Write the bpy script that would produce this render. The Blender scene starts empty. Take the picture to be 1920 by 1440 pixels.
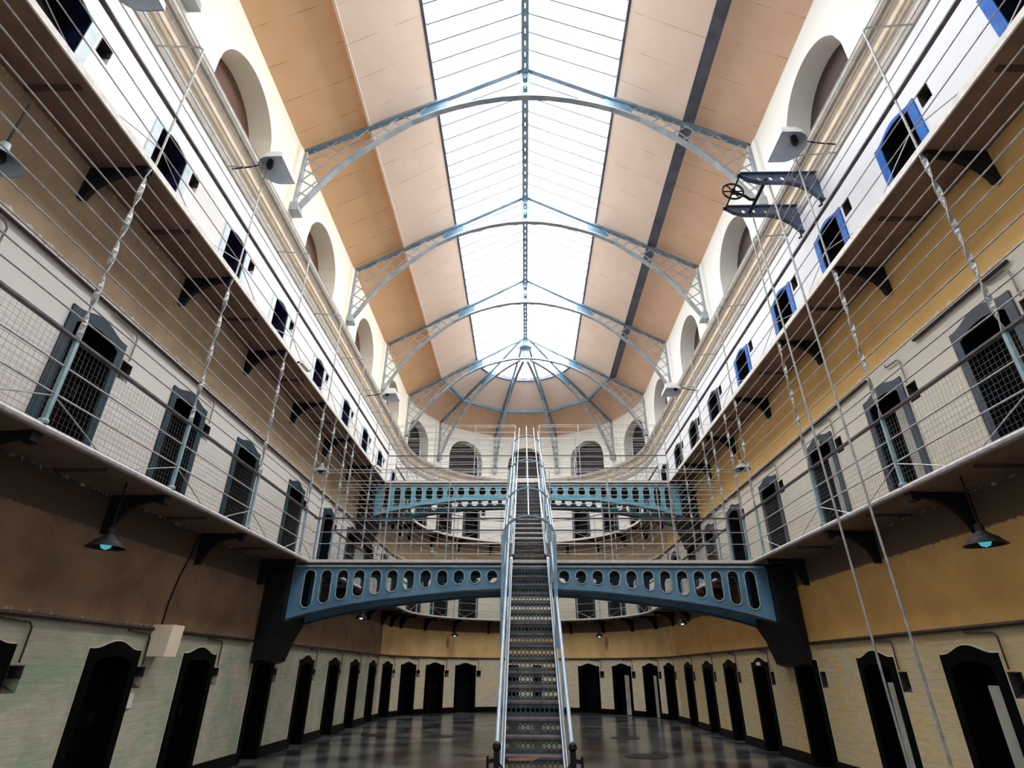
import bpy, bmesh, math, random
from mathutils import Vector, Matrix
random.seed(7)
S = bpy.context.scene
COL = S.collection
PI = math.pi

# ------------------------------------------------------------------ camera, sky, exposure
cam = bpy.data.cameras.new('camera')
cam.sensor_width = 36.0
cam.lens = 36.0 * 1048.423 / 1920.0
cam.clip_start, cam.clip_end = 0.05, 200
cob = bpy.data.objects.new('camera', cam)
COL.objects.link(cob)
_F = Vector((-0.02179948, 0.88917061, 0.45705624))
_R = Vector((0.99975148, 0.02152048, 0.00581697))
_U = Vector((0.00466379, -0.45706946, 0.88941877))
cob.matrix_world = Matrix(((_R.x, _U.x, -_F.x, -0.06418), (_R.y, _U.y, -_F.y, 0.0), (_R.z, _U.z, -_F.z, 1.6), (0, 0, 0, 1)))
S.camera = cob

SKY_STRENGTH = 0.55
GLASS_LEFT, GLASS_RIGHT = 7.6, 9.4      # the sky is brighter behind the right-hand slope
w = bpy.data.worlds.new('sky')
S.world = w
w.use_nodes = True
w.node_tree.nodes['Background'].inputs[0].default_value = (0.82, 0.9, 1.0, 1)
w.node_tree.nodes['Background'].inputs[1].default_value = SKY_STRENGTH
S.view_settings.view_transform = 'Standard'
S.view_settings.look = 'None'
S.view_settings.gamma = 1.0
S.view_settings.use_curve_mapping = False
S.view_settings.exposure = 0.24
S.cycles.max_bounces = 10
S.cycles.diffuse_bounces = 8
S.cycles.glossy_bounces = 3
S.cycles.sample_clamp_indirect = 6.0

# ------------------------------------------------------------------ dimensions of the hall (metres)
R = 5.53            # half width at the walls, radius of the round end
YC = 23.3           # centre of the round end
YN = -1.5           # near end of what is built
DG = 0.78           # gallery width
Z1, Z2 = 3.72, 7.30   # gallery edges
ZP = 13.1           # wall plate
ROOF = [(5.53, 13.1), (3.86, 14.12), (3.94, 13.86), (2.34, 14.98), (0.0, 16.22)]

# ------------------------------------------------------------------ materials
def lin(c):
    return tuple(((v / 255.0) / 12.92 if v / 255.0 <= 0.04045 else ((v / 255.0 + 0.055) / 1.055) ** 2.4) for v in c) + (1.0,)

def new_mat(name):
    m = bpy.data.materials.new(name)
    m.use_nodes = True
    nt = m.node_tree
    return m, nt, nt.nodes['Principled BSDF']

def noisy(name, c1, c2, rough=0.6, metal=0.0, scale=6.0, bump=0.0, detail=6.0, lo=0.35, hi=0.65, spec=0.5):
    m, nt, b = new_mat(name)
    N, L = nt.nodes, nt.links
    tc = N.new('ShaderNodeNewGeometry')
    nz = N.new('ShaderNodeTexNoise')
    nz.inputs['Scale'].default_value = scale
    nz.inputs['Detail'].default_value = detail
    L.new(tc.outputs['Position'], nz.inputs['Vector'])
    rp = N.new('ShaderNodeValToRGB')
    rp.color_ramp.elements[0].position = lo
    rp.color_ramp.elements[1].position = hi
    rp.color_ramp.elements[0].color = lin(c1)
    rp.color_ramp.elements[1].color = lin(c2)
    L.new(nz.outputs['Fac'], rp.inputs['Fac'])
    L.new(rp.outputs['Color'], b.inputs['Base Color'])
    b.inputs['Roughness'].default_value = rough
    b.inputs['Metallic'].default_value = metal
    b.inputs['Specular IOR Level'].default_value = spec
    if bump:
        bp = N.new('ShaderNodeBump')
        bp.inputs['Strength'].default_value = bump
        bp.inputs['Distance'].default_value = 0.02
        L.new(nz.outputs['Fac'], bp.inputs['Height'])
        L.new(bp.outputs['Normal'], b.inputs['Normal'])
    return m

def wall_material(name, low, low2, band, band2, dusk, white1, band3, white2, top):
    """painted masonry: coats of paint that change with height, brick courses, grime"""
    m, nt, b = new_mat(name)
    N, L = nt.nodes, nt.links
    def node(t, **kw):
        n = N.new(t)
        for k, v in kw.items():
            setattr(n, k, v)
        return n
    def math_(op, a, bb, clamp=False):
        n = node('ShaderNodeMath', operation=op, use_clamp=clamp)
        for i, v in enumerate((a, bb)):
            if isinstance(v, (int, float)):
                n.inputs[i].default_value = v
            else:
                L.new(v, n.inputs[i])
        return n.outputs[0]
    def mix(f, a, bb):
        n = node('ShaderNodeMix', data_type='RGBA')
        if isinstance(f, (int, float)):
            n.inputs[0].default_value = f
        else:
            L.new(f, n.inputs[0])
        for i, v in ((6, a), (7, bb)):
            if isinstance(v, tuple):
                n.inputs[i].default_value = v
            else:
                L.new(v, n.inputs[i])
        return n.outputs[2]
    g = node('ShaderNodeNewGeometry')
    sp = node('ShaderNodeSeparateXYZ')
    L.new(g.outputs['Position'], sp.inputs[0])
    x, y, z = sp.outputs
    # distance along the wall
    if name.endswith('back'):
        s = math_('MULTIPLY', math_('ARCTAN2', x, math_('SUBTRACT', y, YC)), R)
    else:
        s = y
    cv = node('ShaderNodeCombineXYZ')
    L.new(s, cv.inputs[0]); L.new(z, cv.inputs[1])
    nz = node('ShaderNodeTexNoise')
    nz.inputs['Scale'].default_value = 1.6; nz.inputs['Detail'].default_value = 8; nz.inputs['Roughness'].default_value = 0.6
    L.new(cv.outputs[0], nz.inputs['Vector'])
    fine = node('ShaderNodeTexNoise')
    fine.inputs['Scale'].default_value = 14; fine.inputs['Detail'].default_value = 8
    L.new(cv.outputs[0], fine.inputs['Vector'])
    br = node('ShaderNodeTexBrick')
    br.inputs['Scale'].default_value = 1.0
    br.inputs['Brick Width'].default_value = 0.24; br.inputs['Row Height'].default_value = 0.085
    br.inputs['Mortar Size'].default_value = 0.006; br.inputs['Mortar Smooth'].default_value = 0.4
    L.new(cv.outputs[0], br.inputs['Vector'])
    br.inputs['Color1'].default_value = (1, 1, 1, 1); br.inputs['Color2'].default_value = (0.9, 0.9, 0.9, 1); br.inputs['Mortar'].default_value = (0.62, 0.6, 0.58, 1)
    zr = math_('ADD', z, math_('MULTIPLY', math_('SUBTRACT', fine.outputs['Fac'], 0.5), 0.28))
    def above(h, soft=0.03):
        n = node('ShaderNodeMapRange', interpolation_type='SMOOTHSTEP')
        n.inputs['From Min'].default_value = h - soft; n.inputs['From Max'].default_value = h + soft
        L.new(zr, n.inputs['Value'])
        return n.outputs[0]
    ns = node('ShaderNodeMapRange')
    ns.inputs['From Min'].default_value = 0.38; ns.inputs['From Max'].default_value = 0.64
    L.new(nz.outputs['Fac'], ns.inputs['Value'])
    n01 = ns.outputs[0]
    c = mix(n01, lin(low), lin(low2))
    c = mix(above(2.13), c, mix(n01, lin(band), lin(band2)))
    keep = zr
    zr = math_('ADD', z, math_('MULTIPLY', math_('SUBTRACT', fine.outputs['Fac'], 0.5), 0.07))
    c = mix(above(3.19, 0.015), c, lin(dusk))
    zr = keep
    c = mix(above(Z1 - 0.06), c, lin(white1))
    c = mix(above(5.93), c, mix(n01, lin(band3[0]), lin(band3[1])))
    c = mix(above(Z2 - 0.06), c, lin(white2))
    c = mix(above(10.0), c, lin(top))
    # bricks show only on the painted-brick storeys, plaster bands stay smooth
    inb = math_('SUBTRACT', 1.0, above(2.1))
    inb2 = math_('MULTIPLY', above(Z1), math_('SUBTRACT', 1.0, above(5.0, 0.25)))
    bf = math_('ADD', math_('MULTIPLY', inb, 0.28), math_('MULTIPLY', inb2, 0.8), True)
    mul = node('ShaderNodeMix', data_type='RGBA', blend_type='MULTIPLY')
    L.new(bf, mul.inputs[0]); L.new(c, mul.inputs[6]); L.new(br.outputs['Color'], mul.inputs[7])
    c = mul.outputs[2]
    # flaking and grime spots
    spot = node('ShaderNodeTexNoise')
    spot.inputs['Scale'].default_value = 9; spot.inputs['Detail'].default_value = 10; spot.inputs['Roughness'].default_value = 0.7
    sc2 = node('ShaderNodeMapping'); sc2.inputs['Scale'].default_value = (1, 2.2, 1)
    L.new(cv.outputs[0], sc2.inputs[0]); L.new(sc2.outputs[0], spot.inputs['Vector'])
    sm = node('ShaderNodeMapRange')
    sm.inputs['From Min'].default_value = 0.67; sm.inputs['From Max'].default_value = 0.74
    L.new(spot.outputs['Fac'], sm.inputs['Value'])
    c = mix(math_('MULTIPLY', sm.outputs[0], 0.45), c, lin((70, 55, 45)))
    stk = node('ShaderNodeTexNoise'); stk.inputs['Scale'].default_value = 5; stk.inputs['Detail'].default_value = 9; stk.inputs['Roughness'].default_value = 0.65
    sc3 = node('ShaderNodeMapping'); sc3.inputs['Scale'].default_value = (0.7, 3.2, 1)
    L.new(cv.outputs[0], sc3.inputs[0]); L.new(sc3.outputs[0], stk.inputs['Vector'])
    sk = node('ShaderNodeMapRange'); sk.inputs['From Min'].default_value = 0.4; sk.inputs['From Max'].default_value = 0.75
    L.new(stk.outputs['Fac'], sk.inputs['Value'])
    c = mix(math_('MULTIPLY', math_('MULTIPLY', sk.outputs[0], math_('SUBTRACT', 1.0, above(2.1, 0.08))), 0.36), c, lin((112, 102, 84)))
    pale = node('ShaderNodeMapRange'); pale.inputs['From Min'].default_value = 0.4; pale.inputs['From Max'].default_value = 0.28
    L.new(stk.outputs['Fac'], pale.inputs['Value'])
    c = mix(math_('MULTIPLY', math_('MULTIPLY', pale.outputs[0], inb), 0.5), c, lin((226, 218, 200)))
    if name.endswith('back'):      # soot stains below the two small lamps of the round end
        for deg in (50, 130):
            s0 = math.radians(deg - 90) * R
            ds = math_('POWER', math_('DIVIDE', math_('ABSOLUTE', math_('SUBTRACT', s, s0), 0), 0.13), 2.0)
            dz = math_('POWER', math_('DIVIDE', math_('ABSOLUTE', math_('SUBTRACT', zr, 2.74), 0), 0.34), 2.0)
            fac = math_('MULTIPLY', math_('SUBTRACT', 1.0, math_('ADD', ds, dz), True), 0.75)
            c = mix(fac, c, lin((84, 60, 40)))
    L.new(c, b.inputs['Base Color'])
    b.inputs['Roughness'].default_value = 0.75
    bp = node('ShaderNodeBump'); bp.inputs['Strength'].default_value = 0.35; bp.inputs['Distance'].default_value = 0.012
    h = math_('ADD', math_('MULTIPLY', fine.outputs['Fac'], 0.5), math_('MULTIPLY', math_('MULTIPLY', br.outputs['Fac'], bf), -0.6))
    L.new(h, bp.inputs['Height']); L.new(bp.outputs['Normal'], b.inputs['Normal'])
    return m

def math_add(N, L, v, k):
    n = N.new('ShaderNodeMath'); n.operation = 'ADD'; L.new(v, n.inputs[0]); n.inputs[1].default_value = k
    return n.outputs[0]

def board_material(name, c1, c2, seam, width=3.1, row=0.92, along='y'):
    m, nt, b = new_mat(name)
    N, L = nt.nodes, nt.links
    g = N.new('ShaderNodeNewGeometry'); sp = N.new('ShaderNodeSeparateXYZ'); L.new(g.outputs['Position'], sp.inputs[0])
    cv = N.new('ShaderNodeCombineXYZ')
    L.new(math_add(N, L, sp.outputs[0], 15.0), cv.inputs[0]); L.new(sp.outputs[1], cv.inputs[1])
    br = N.new('ShaderNodeTexBrick')
    br.inputs['Scale'].default_value = 1; br.inputs['Brick Width'].default_value = width; br.inputs['Row Height'].default_value = row
    br.inputs['Mortar Size'].default_value = 0.006; br.inputs['Mortar Smooth'].default_value = 0.3
    br.inputs['Color1'].default_value = (1, 1, 1, 1); br.inputs['Color2'].default_value = (0.96, 0.95, 0.94, 1); br.inputs['Mortar'].default_value = lin(seam)
    L.new(cv.outputs[0], br.inputs['Vector'])
    nz = N.new('ShaderNodeTexNoise'); nz.inputs['Scale'].default_value = 1.3; nz.inputs['Detail'].default_value = 5
    L.new(g.outputs['Position'], nz.inputs['Vector'])
    rp = N.new('ShaderNodeValToRGB'); rp.color_ramp.elements[0].position = 0.35; rp.color_ramp.elements[1].position = 0.65
    rp.color_ramp.elements[0].color = lin(c1); rp.color_ramp.elements[1].color = lin(c2)
    L.new(nz.outputs['Fac'], rp.inputs[0])
    # seams are broken: they fade in and out
    nb = N.new('ShaderNodeTexNoise'); nb.inputs['Scale'].default_value = 2.1; L.new(g.outputs['Position'], nb.inputs['Vector'])
    mr = N.new('ShaderNodeMapRange'); mr.inputs['From Min'].default_value = 0.42; mr.inputs['From Max'].default_value = 0.6
    L.new(nb.outputs['Fac'], mr.inputs['Value'])
    mx = N.new('ShaderNodeMix'); mx.data_type = 'RGBA'; mx.blend_type = 'MULTIPLY'
    L.new(mr.outputs[0], mx.inputs[0]); L.new(rp.outputs[0], mx.inputs[6]); L.new(br.outputs['Color'], mx.inputs[7])
    L.new(mx.outputs[2], b.inputs['Base Color'])
    b.inputs['Roughness'].default_value = 0.6
    return m

M = {}
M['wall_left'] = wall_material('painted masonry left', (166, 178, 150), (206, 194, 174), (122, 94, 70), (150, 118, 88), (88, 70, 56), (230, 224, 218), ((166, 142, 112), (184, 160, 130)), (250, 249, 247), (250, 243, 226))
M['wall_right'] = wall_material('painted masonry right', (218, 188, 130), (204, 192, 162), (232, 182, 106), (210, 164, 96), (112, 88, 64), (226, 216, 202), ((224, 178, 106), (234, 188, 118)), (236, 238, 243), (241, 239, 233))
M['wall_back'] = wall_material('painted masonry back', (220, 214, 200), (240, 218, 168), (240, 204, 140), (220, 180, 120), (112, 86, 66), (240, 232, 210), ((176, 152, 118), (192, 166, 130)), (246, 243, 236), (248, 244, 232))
M['floor'] = noisy('dark polished stone floor', (44, 42, 48), (96, 97, 98), 0.2, 0, 0.9, 0.03, 8, 0.4, 0.62)
M['tan'] = board_material('tan ceiling boards', (238, 190, 142), (242, 198, 154), (170, 120, 84), 60.0, 0.83)
M['tan_right'] = board_material('pinkish tan ceiling boards', (232, 192, 160), (238, 200, 170), (164, 120, 94), 60.0, 0.83)
M['tan_in'] = board_material('pale tan ceiling boards', (238, 212, 192), (241, 217, 199), (186, 146, 120), 60.0, 0.83)
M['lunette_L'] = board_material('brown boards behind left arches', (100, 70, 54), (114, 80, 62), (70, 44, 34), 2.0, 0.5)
M['lunette_R'] = board_material('shade darkened boards behind right arches', (66, 48, 42), (80, 58, 48), (50, 34, 30), 2.0, 0.5)  # recess shade painted into the right and end board colours
M['lunette_A'] = board_material('shade darkened boards behind end arches', (34, 26, 32), (42, 32, 38), (30, 24, 28), 2.0, 0.5)
M['iron'] = noisy('blue grey painted iron', (92, 112, 128), (120, 140, 152), 0.45, 0.2, 3)
M['truss'] = noisy('pale blue grey truss paint', (144, 153, 160), (172, 178, 182), 0.45, 0.2, 3)
M['purlin'] = noisy('shadow toned purlin paint', (70, 74, 92), (96, 98, 112), 0.55, 0.1, 3)  # dark tone stands in for the shadow at the ceiling step
M['glaze'] = noisy('slate glazing bar paint', (96, 102, 122), (120, 126, 142), 0.5, 0.2, 3)
M['girder'] = noisy('steel blue girder paint', (84, 122, 150), (104, 142, 166), 0.42, 0.1, 2.2, 0.08)
M['girder_up'] = noisy('turquoise girder paint', (84, 158, 182), (112, 178, 196), 0.42, 0.1, 2.2, 0.08)
M['rim'] = noisy('worn pale rim paint', (140, 166, 172), (164, 186, 190), 0.45, 0.1, 8)
M['dark'] = noisy('black painted iron', (12, 12, 15), (24, 23, 26), 0.55, 0.0, 5, spec=0.25)
M['rail'] = noisy('grey galvanised rail', (158, 158, 160), (196, 194, 192), 0.42, 0.2, 12)
M['post'] = noisy('weathered grey post', (146, 146, 146), (178, 176, 172), 0.5, 0.35, 9)
M['post_blue'] = noisy('teal grey post', (128, 160, 168), (156, 180, 184), 0.45, 0.2, 9)
M['handrail'] = noisy('dark worn handrail', (74, 70, 76), (104, 98, 100), 0.45, 0.3, 9)
M['mesh'] = noisy('dull wire mesh', (120, 122, 120), (142, 142, 140), 0.5, 0.5, 9)
M['soffit'] = noisy('brown painted soffit', (112, 88, 72), (136, 108, 88), 0.7, 0, 2.2, 0.1)
M['joist'] = noisy('dark brown joist', (58, 44, 36), (78, 60, 48), 0.7, 0, 4)
M['kerb'] = noisy('pale worn gallery nosing', (196, 188, 190), (222, 214, 212), 0.6, 0, 14, 0.1)
M['kerb_up'] = noisy('white worn gallery nosing', (222, 216, 206), (240, 234, 226), 0.6, 0, 14, 0.1)
M['ground_door'] = noisy('gloss black door paint', (2, 2, 3), (5, 5, 6), 0.55, 0, 7, spec=0.08)
M['leaf'] = noisy('near black door', (3, 3, 4), (6, 6, 7), 0.5, 0, 5, spec=0.12)
M['line'] = noisy('white painted edge line', (206, 198, 182), (226, 218, 200), 0.7, 0, 20)
M['teal'] = noisy('dark teal door paint', (14, 42, 56), (28, 62, 74), 0.4, 0, 5, spec=0.35)
M['slate'] = noisy('slate blue door paint', (48, 58, 72), (66, 78, 90), 0.4, 0, 5)
M['blue'] = noisy('bright blue door paint', (8, 70, 172), (14, 112, 196), 0.55, 0, 4, spec=0.25)
M['pale_blue'] = noisy('pale blue door surround', (196, 214, 224), (222, 232, 238), 0.5, 0, 6)
M['dark_lining'] = noisy('near black jamb paint', (6, 10, 16), (14, 18, 26), 0.5, 0, 5, spec=0.2)
M['navy'] = noisy('navy jamb paint', (16, 18, 44), (26, 28, 66), 0.5, 0, 5, spec=0.3)
M['pale_leaf'] = noisy('pale grey door leaf', (150, 148, 140), (176, 172, 164), 0.55, 0, 4)
M['niche'] = noisy('dark niche slate', (44, 38, 38), (70, 62, 60), 0.7, 0, 8)
M['skirt'] = noisy('black skirting paint', (4, 4, 6), (8, 8, 12), 0.5, 0, 5, spec=0.15)
M['pipe'] = noisy('dark brown conduit', (44, 30, 28), (66, 48, 42), 0.55, 0.0, 8)
M['pipe_grey'] = noisy('grey conduit', (120, 112, 104), (150, 142, 132), 0.5, 0.2, 8)
M['corn_a'] = noisy('cornice cream', (226, 218, 196), (238, 230, 210), 0.7, 0, 4)
M['corn_b'] = noisy('cornice ochre brown', (200, 182, 156), (216, 198, 174), 0.7, 0, 6)
M['corn_c'] = noisy('cornice grey', (172, 166, 156), (196, 190, 180), 0.7, 0, 6)
M['stair'] = noisy('dark green grey stair iron', (52, 66, 68), (80, 92, 94), 0.45, 0.1, 7)
M['tread'] = noisy('worn stair tread', (96, 84, 86), (128, 114, 114), 0.4, 0.3, 9)
M['string'] = noisy('dark teal stringer', (26, 40, 48), (44, 60, 70), 0.4, 0.2, 5)
M['hand'] = noisy('pale blue handrail paint', (150, 170, 188), (180, 196, 208), 0.4, 0.1, 6)
M['hoop'] = noisy('blue grey hoop paint', (118, 146, 166), (142, 168, 184), 0.4, 0.1, 6)
M['cage'] = noisy('white cage rod', (206, 204, 208), (226, 222, 226), 0.45, 0.1, 9)
M['white'] = noisy('off white paint', (226, 222, 212), (240, 236, 228), 0.5, 0, 9)
M['cream'] = noisy('cream box paint', (244, 222, 190), (248, 230, 202), 0.5, 0, 3)
M['shade'] = noisy('grey enamel shade', (150, 168, 176), (176, 190, 196), 0.35, 0.1, 5)
M['flood_out'] = noisy('white enamel shade outside', (206, 208, 208), (222, 224, 224), 0.35, 0.1, 5)
M['flood_in'] = noisy('grey enamel shade inside', (214, 220, 228), (228, 232, 238), 0.4, 0.1, 4)
M['bulb'] = noisy('dark lamp socket', (26, 24, 28), (40, 36, 40), 0.4, 0.1, 6)
M['wood'] = noisy('bare orange wood', (176, 122, 92), (196, 142, 110), 0.7, 0, 9)
M['cover'] = noisy('dark iron floor cover', (30, 28, 30), (44, 42, 42), 0.4, 0.4, 14)
M['hoist'] = noisy('dark blue hoist iron', (64, 74, 98), (92, 104, 126), 0.4, 0.3, 5)
def emitter(name, col, s):
    m, nt, b = new_mat(name)
    nt.nodes.remove(b)
    e = nt.nodes.new('ShaderNodeEmission')
    e.inputs[0].default_value = col
    e.inputs[1].default_value = s
    nt.links.new(e.outputs[0], nt.nodes['Material Output'].inputs[0])
    return m
M['glass_l'] = emitter('daylit roof glass left', (0.95, 0.985, 1.0, 1), GLASS_LEFT)
M['glass_r'] = emitter('daylit roof glass right', (0.97, 0.99, 1.0, 1), GLASS_RIGHT)
M['glow'] = emitter('emissive cyan lamp glint', (0.10, 0.55, 0.65, 1), 0.6)  # emission imitates the teal reflection inside the lamp shade rim
M['lamp_on'] = emitter('white lit lamp bulb', (1.0, 0.95, 0.85, 1), 1.4)

# ------------------------------------------------------------------ mesh builder
class MB:
    def __init__(s):
        s.v = []; s.f = []
    def add(s, vs, fs):
        o = len(s.v)
        s.v += [tuple(a) for a in vs]
        s.f += [tuple(o + i for i in f) for f in fs]
        return s
    def box(s, a, b):
        x0, y0, z0 = a; x1, y1, z1 = b
        return s.add([(x0, y0, z0), (x1, y0, z0), (x1, y1, z0), (x0, y1, z0), (x0, y0, z1), (x1, y0, z1), (x1, y1, z1), (x0, y1, z1)],
                     [(0, 3, 2, 1), (4, 5, 6, 7), (0, 1, 5, 4), (1, 2, 6, 5), (2, 3, 7, 6), (3, 0, 4, 7)])
    def bar(s, p, q, wd, ht, up=(0, 0, 1)):
        """rectangular bar from p to q"""
        p = Vector(p); q = Vector(q); d = (q - p).normalized(); up = Vector(up)
        sd = d.cross(up)
        if sd.length < 1e-4:
            sd = d.cross(Vector((0, 1, 0)))
        sd.normalize(); u = sd.cross(d).normalized()
        a, b = sd * wd / 2, u * ht / 2
        vs = [p - a - b, p + a - b, p + a + b, p - a + b, q - a - b, q + a - b, q + a + b, q - a + b]
        return s.add(vs, [(0, 1, 2, 3), (4, 7, 6, 5), (0, 4, 5, 1), (1, 5, 6, 2), (2, 6, 7, 3), (3, 7, 4, 0)])
    def tube(s, pts, r, n=6, closed=False):
        pts = [Vector(p) for p in pts]
        rings = []
        m = len(pts)
        u = None
        for i in range(m):
            if closed:
                d = (pts[(i + 1) % m] - pts[i - 1])
            else:
                d = pts[min(i + 1, m - 1)] - pts[max(i - 1, 0)]
            d.normalize()
            if u is None:
                u = d.cross(Vector((0, 0, 1)))
                if u.length < 1e-3:
                    u = d.cross(Vector((0, 1, 0)))
            u = (u - d * u.dot(d)).normalized()
            v = d.cross(u)
            rr = r[i] if isinstance(r, (list, tuple)) else r
            rings.append([pts[i] + u * rr * math.cos(2 * PI * k / n) + v * rr * math.sin(2 * PI * k / n) for k in range(n)])
        vs = [p for rg in rings for p in rg]
        fs = []
        for i in range(m if closed else m - 1):
            j = (i + 1) % m
            for k in range(n):
                fs.append((i * n + k, i * n + (k + 1) % n, j * n + (k + 1) % n, j * n + k))
        if not closed:
            fs.append(tuple(range(n))[::-1]); fs.append(tuple((m - 1) * n + k for k in range(n)))
        return s.add(vs, fs)
    def lathe(s, prof, n=20, c=(0, 0, 0)):
        vs = []; fs = []
        for (r, z) in prof:
            for k in range(n):
                a = 2 * PI * k / n
                vs.append((c[0] + r * math.cos(a), c[1] + r * math.sin(a), c[2] + z))
        for i in range(len(prof) - 1):
            for k in range(n):
                fs.append((i * n + k, i * n + (k + 1) % n, (i + 1) * n + (k + 1) % n, (i + 1) * n + k))
        return s.add(vs, fs)
    def prism(s, poly, f, a, b):
        """2-d polygon mapped by f(x, z, depth) between depths a and b"""
        n = len(poly)
        vs = [f(x, z, a) for x, z in poly] + [f(x, z, b) for x, z in poly]
        fs = [tuple(range(n)), tuple(range(2 * n - 1, n - 1, -1))]
        fs += [(i, n + i, n + (i + 1) % n, (i + 1) % n) for i in range(n)]
        return s.add(vs, fs)
    def sweep(s, prof, stations):
        """closed profile [(d, z)] swept through stations: functions (d, z) -> xyz"""
        n = len(prof)
        vs = [st(d, z) for st in stations for d, z in prof]
        fs = []
        for i in range(len(stations) - 1):
            for k in range(n):
                fs.append((i * n + k, i * n + (k + 1) % n, (i + 1) * n + (k + 1) % n, (i + 1) * n + k))
        fs.append(tuple(range(n))[::-1]); fs.append(tuple((len(stations) - 1) * n + k for k in range(n)))
        return s.add(vs, fs)
    def plate(s, xs, zlo, zhi, holes, f, ya, yb):
        """sheet over x with lower/upper edge functions and holes [(x0, x1, zb(x), zt(x))], thickness ya..yb; f(x, y, z) -> xyz"""
        brk = set(round(x, 6) for x in xs)
        for h in holes:
            n = h[4] if len(h) > 4 else 8
            for k in range(n + 1):
                brk.add(round(h[0] + (h[1] - h[0]) * k / n, 6))
        brk = sorted(b for b in brk if xs[0] - 1e-6 <= b <= xs[-1] + 1e-6)
        cols = []
        for a, b in zip(brk, brk[1:]):
            m = (a + b) / 2
            hs = sorted([h for h in holes if h[0] - 1e-7 < m < h[1] + 1e-7], key=lambda h: h[2](m))
            cells = []
            la, lb = zlo(a), zlo(b)
            for h in hs:
                ca, cb = h[2](a), h[2](b)
                if ca - la > 1e-5 or cb - lb > 1e-5:
                    cells.append((la, lb, max(ca, la), max(cb, lb)))
                la, lb = h[3](a), h[3](b)
            ca, cb = zhi(a), zhi(b)
            if ca - la > 1e-5 or cb - lb > 1e-5:
                cells.append((la, lb, ca, cb))
            cols.append((a, b, cells))
        def q(*p):
            s.add(p, [(0, 1, 2, 3)])
        for a, b, cells in cols:
            for (la, lb, ca, cb) in cells:
                q(f(a, yb, la), f(b, yb, lb), f(b, yb, cb), f(a, yb, ca))
                q(f(a, ya, la), f(a, ya, ca), f(b, ya, cb), f(b, ya, lb))
                q(f(a, ya, la), f(b, ya, lb), f(b, yb, lb), f(a, yb, la))
                q(f(a, ya, ca), f(a, yb, ca), f(b, yb, cb), f(b, ya, cb))
        prev = []
        for i in range(len(cols) + 1):
            left = [(c[1], c[3]) for c in cols[i - 1][2]] if i > 0 else []
            right = [(c[0], c[2]) for c in cols[i][2]] if i < len(cols) else []
            x = cols[i][0] if i < len(cols) else cols[-1][1]
            ps = sorted(set(round(v, 5) for iv in left + right for v in iv))
            for p0, p1 in zip(ps, ps[1:]):
                m = (p0 + p1) / 2
                inl = any(u0 < m < u1 for u0, u1 in left); inr = any(u0 < m < u1 for u0, u1 in right)
                if inl != inr:
                    q(f(x, ya, p0), f(x, yb, p0), f(x, yb, p1), f(x, ya, p1))
        return s
    def mesh(s, name, mat, smooth=False, merge=False):
        me = bpy.data.meshes.new(name)
        me.from_pydata(s.v, [], s.f)
        bm = bmesh.new(); bm.from_mesh(me)
        if merge:
            bmesh.ops.remove_doubles(bm, verts=bm.verts, dist=1e-4)
        bmesh.ops.recalc_face_normals(bm, faces=bm.faces)
        bm.to_mesh(me); bm.free()
        me.materials.append(mat)
        if smooth:
            for p in me.polygons:
                p.use_smooth = True
            try:
                me.set_sharp_from_angle(angle=math.radians(40))
            except Exception:
                pass
        me.update()
        return me

def link(name, me, parent=None):
    o = bpy.data.objects.new(name, me)
    COL.objects.link(o)
    if parent is not None:
        o.parent = parent
    return o

def part(name, mb, mat, parent, smooth=False, merge=False):
    """mesh in the frame of its parent (world frame when the parent sits at the origin)"""
    return link(name, mb.mesh(name, mat, smooth, merge), parent)

def tag(o, label=None, cat=None, group=None, kind=None):
    if label: o['label'] = label
    if cat: o['category'] = cat
    if group: o['group'] = group
    if kind: o['kind'] = kind
    return o

def empty(name, loc=(0, 0, 0), rz=0.0):
    o = bpy.data.objects.new(name, None)
    o.empty_display_size = 0.1
    COL.objects.link(o)
    o.location = loc; o.rotation_euler = (0, 0, rz)
    return o

def thing(name, label, cat, group=None, kind=None, loc=(0, 0, 0), rz=0.0):
    return tag(empty(name, loc, rz), label, cat, group, kind)

def copy_tree(o, parent=None):
    c = o.copy(); COL.objects.link(c)
    if parent is not None:
        c.parent = parent
    for ch in list(o.children):
        copy_tree(ch, c)
    return c

ORD = 'first second third fourth fifth sixth seventh eighth ninth tenth eleventh twelfth thirteenth fourteenth'.split()

# ------------------------------------------------------------------ wall frame
def wp(seg, u, d, z):
    """point d in front of the wall; seg L/R: u = y, seg A: u = degrees round the end from the left"""
    if seg == 'L':
        return (-(R - d), u, z)
    if seg == 'R':
        return (R - d, u, z)
    a = math.radians(u)
    return (-(R - d) * math.cos(a), YC + (R - d) * math.sin(a), z)
def wrot(seg, u):
    return -PI / 2 if seg == 'L' else PI / 2 if seg == 'R' else -PI / 2 - math.radians(u)
def stations(seg, u0, u1):
    n = 1 if seg != 'A' else max(2, int(round(abs(u1 - u0) / 3.0)))
    return [(lambda d, z, u=u0 + (u1 - u0) * k / n: wp(seg, u, d, z)) for k in range(n + 1)]
def wline(seg, u0, u1, d, z):
    return [st(d, z) for st in stations(seg, u0, u1)]
SIDE = {'L': 'left wall', 'R': 'right wall', 'A': 'round end wall'}

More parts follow.
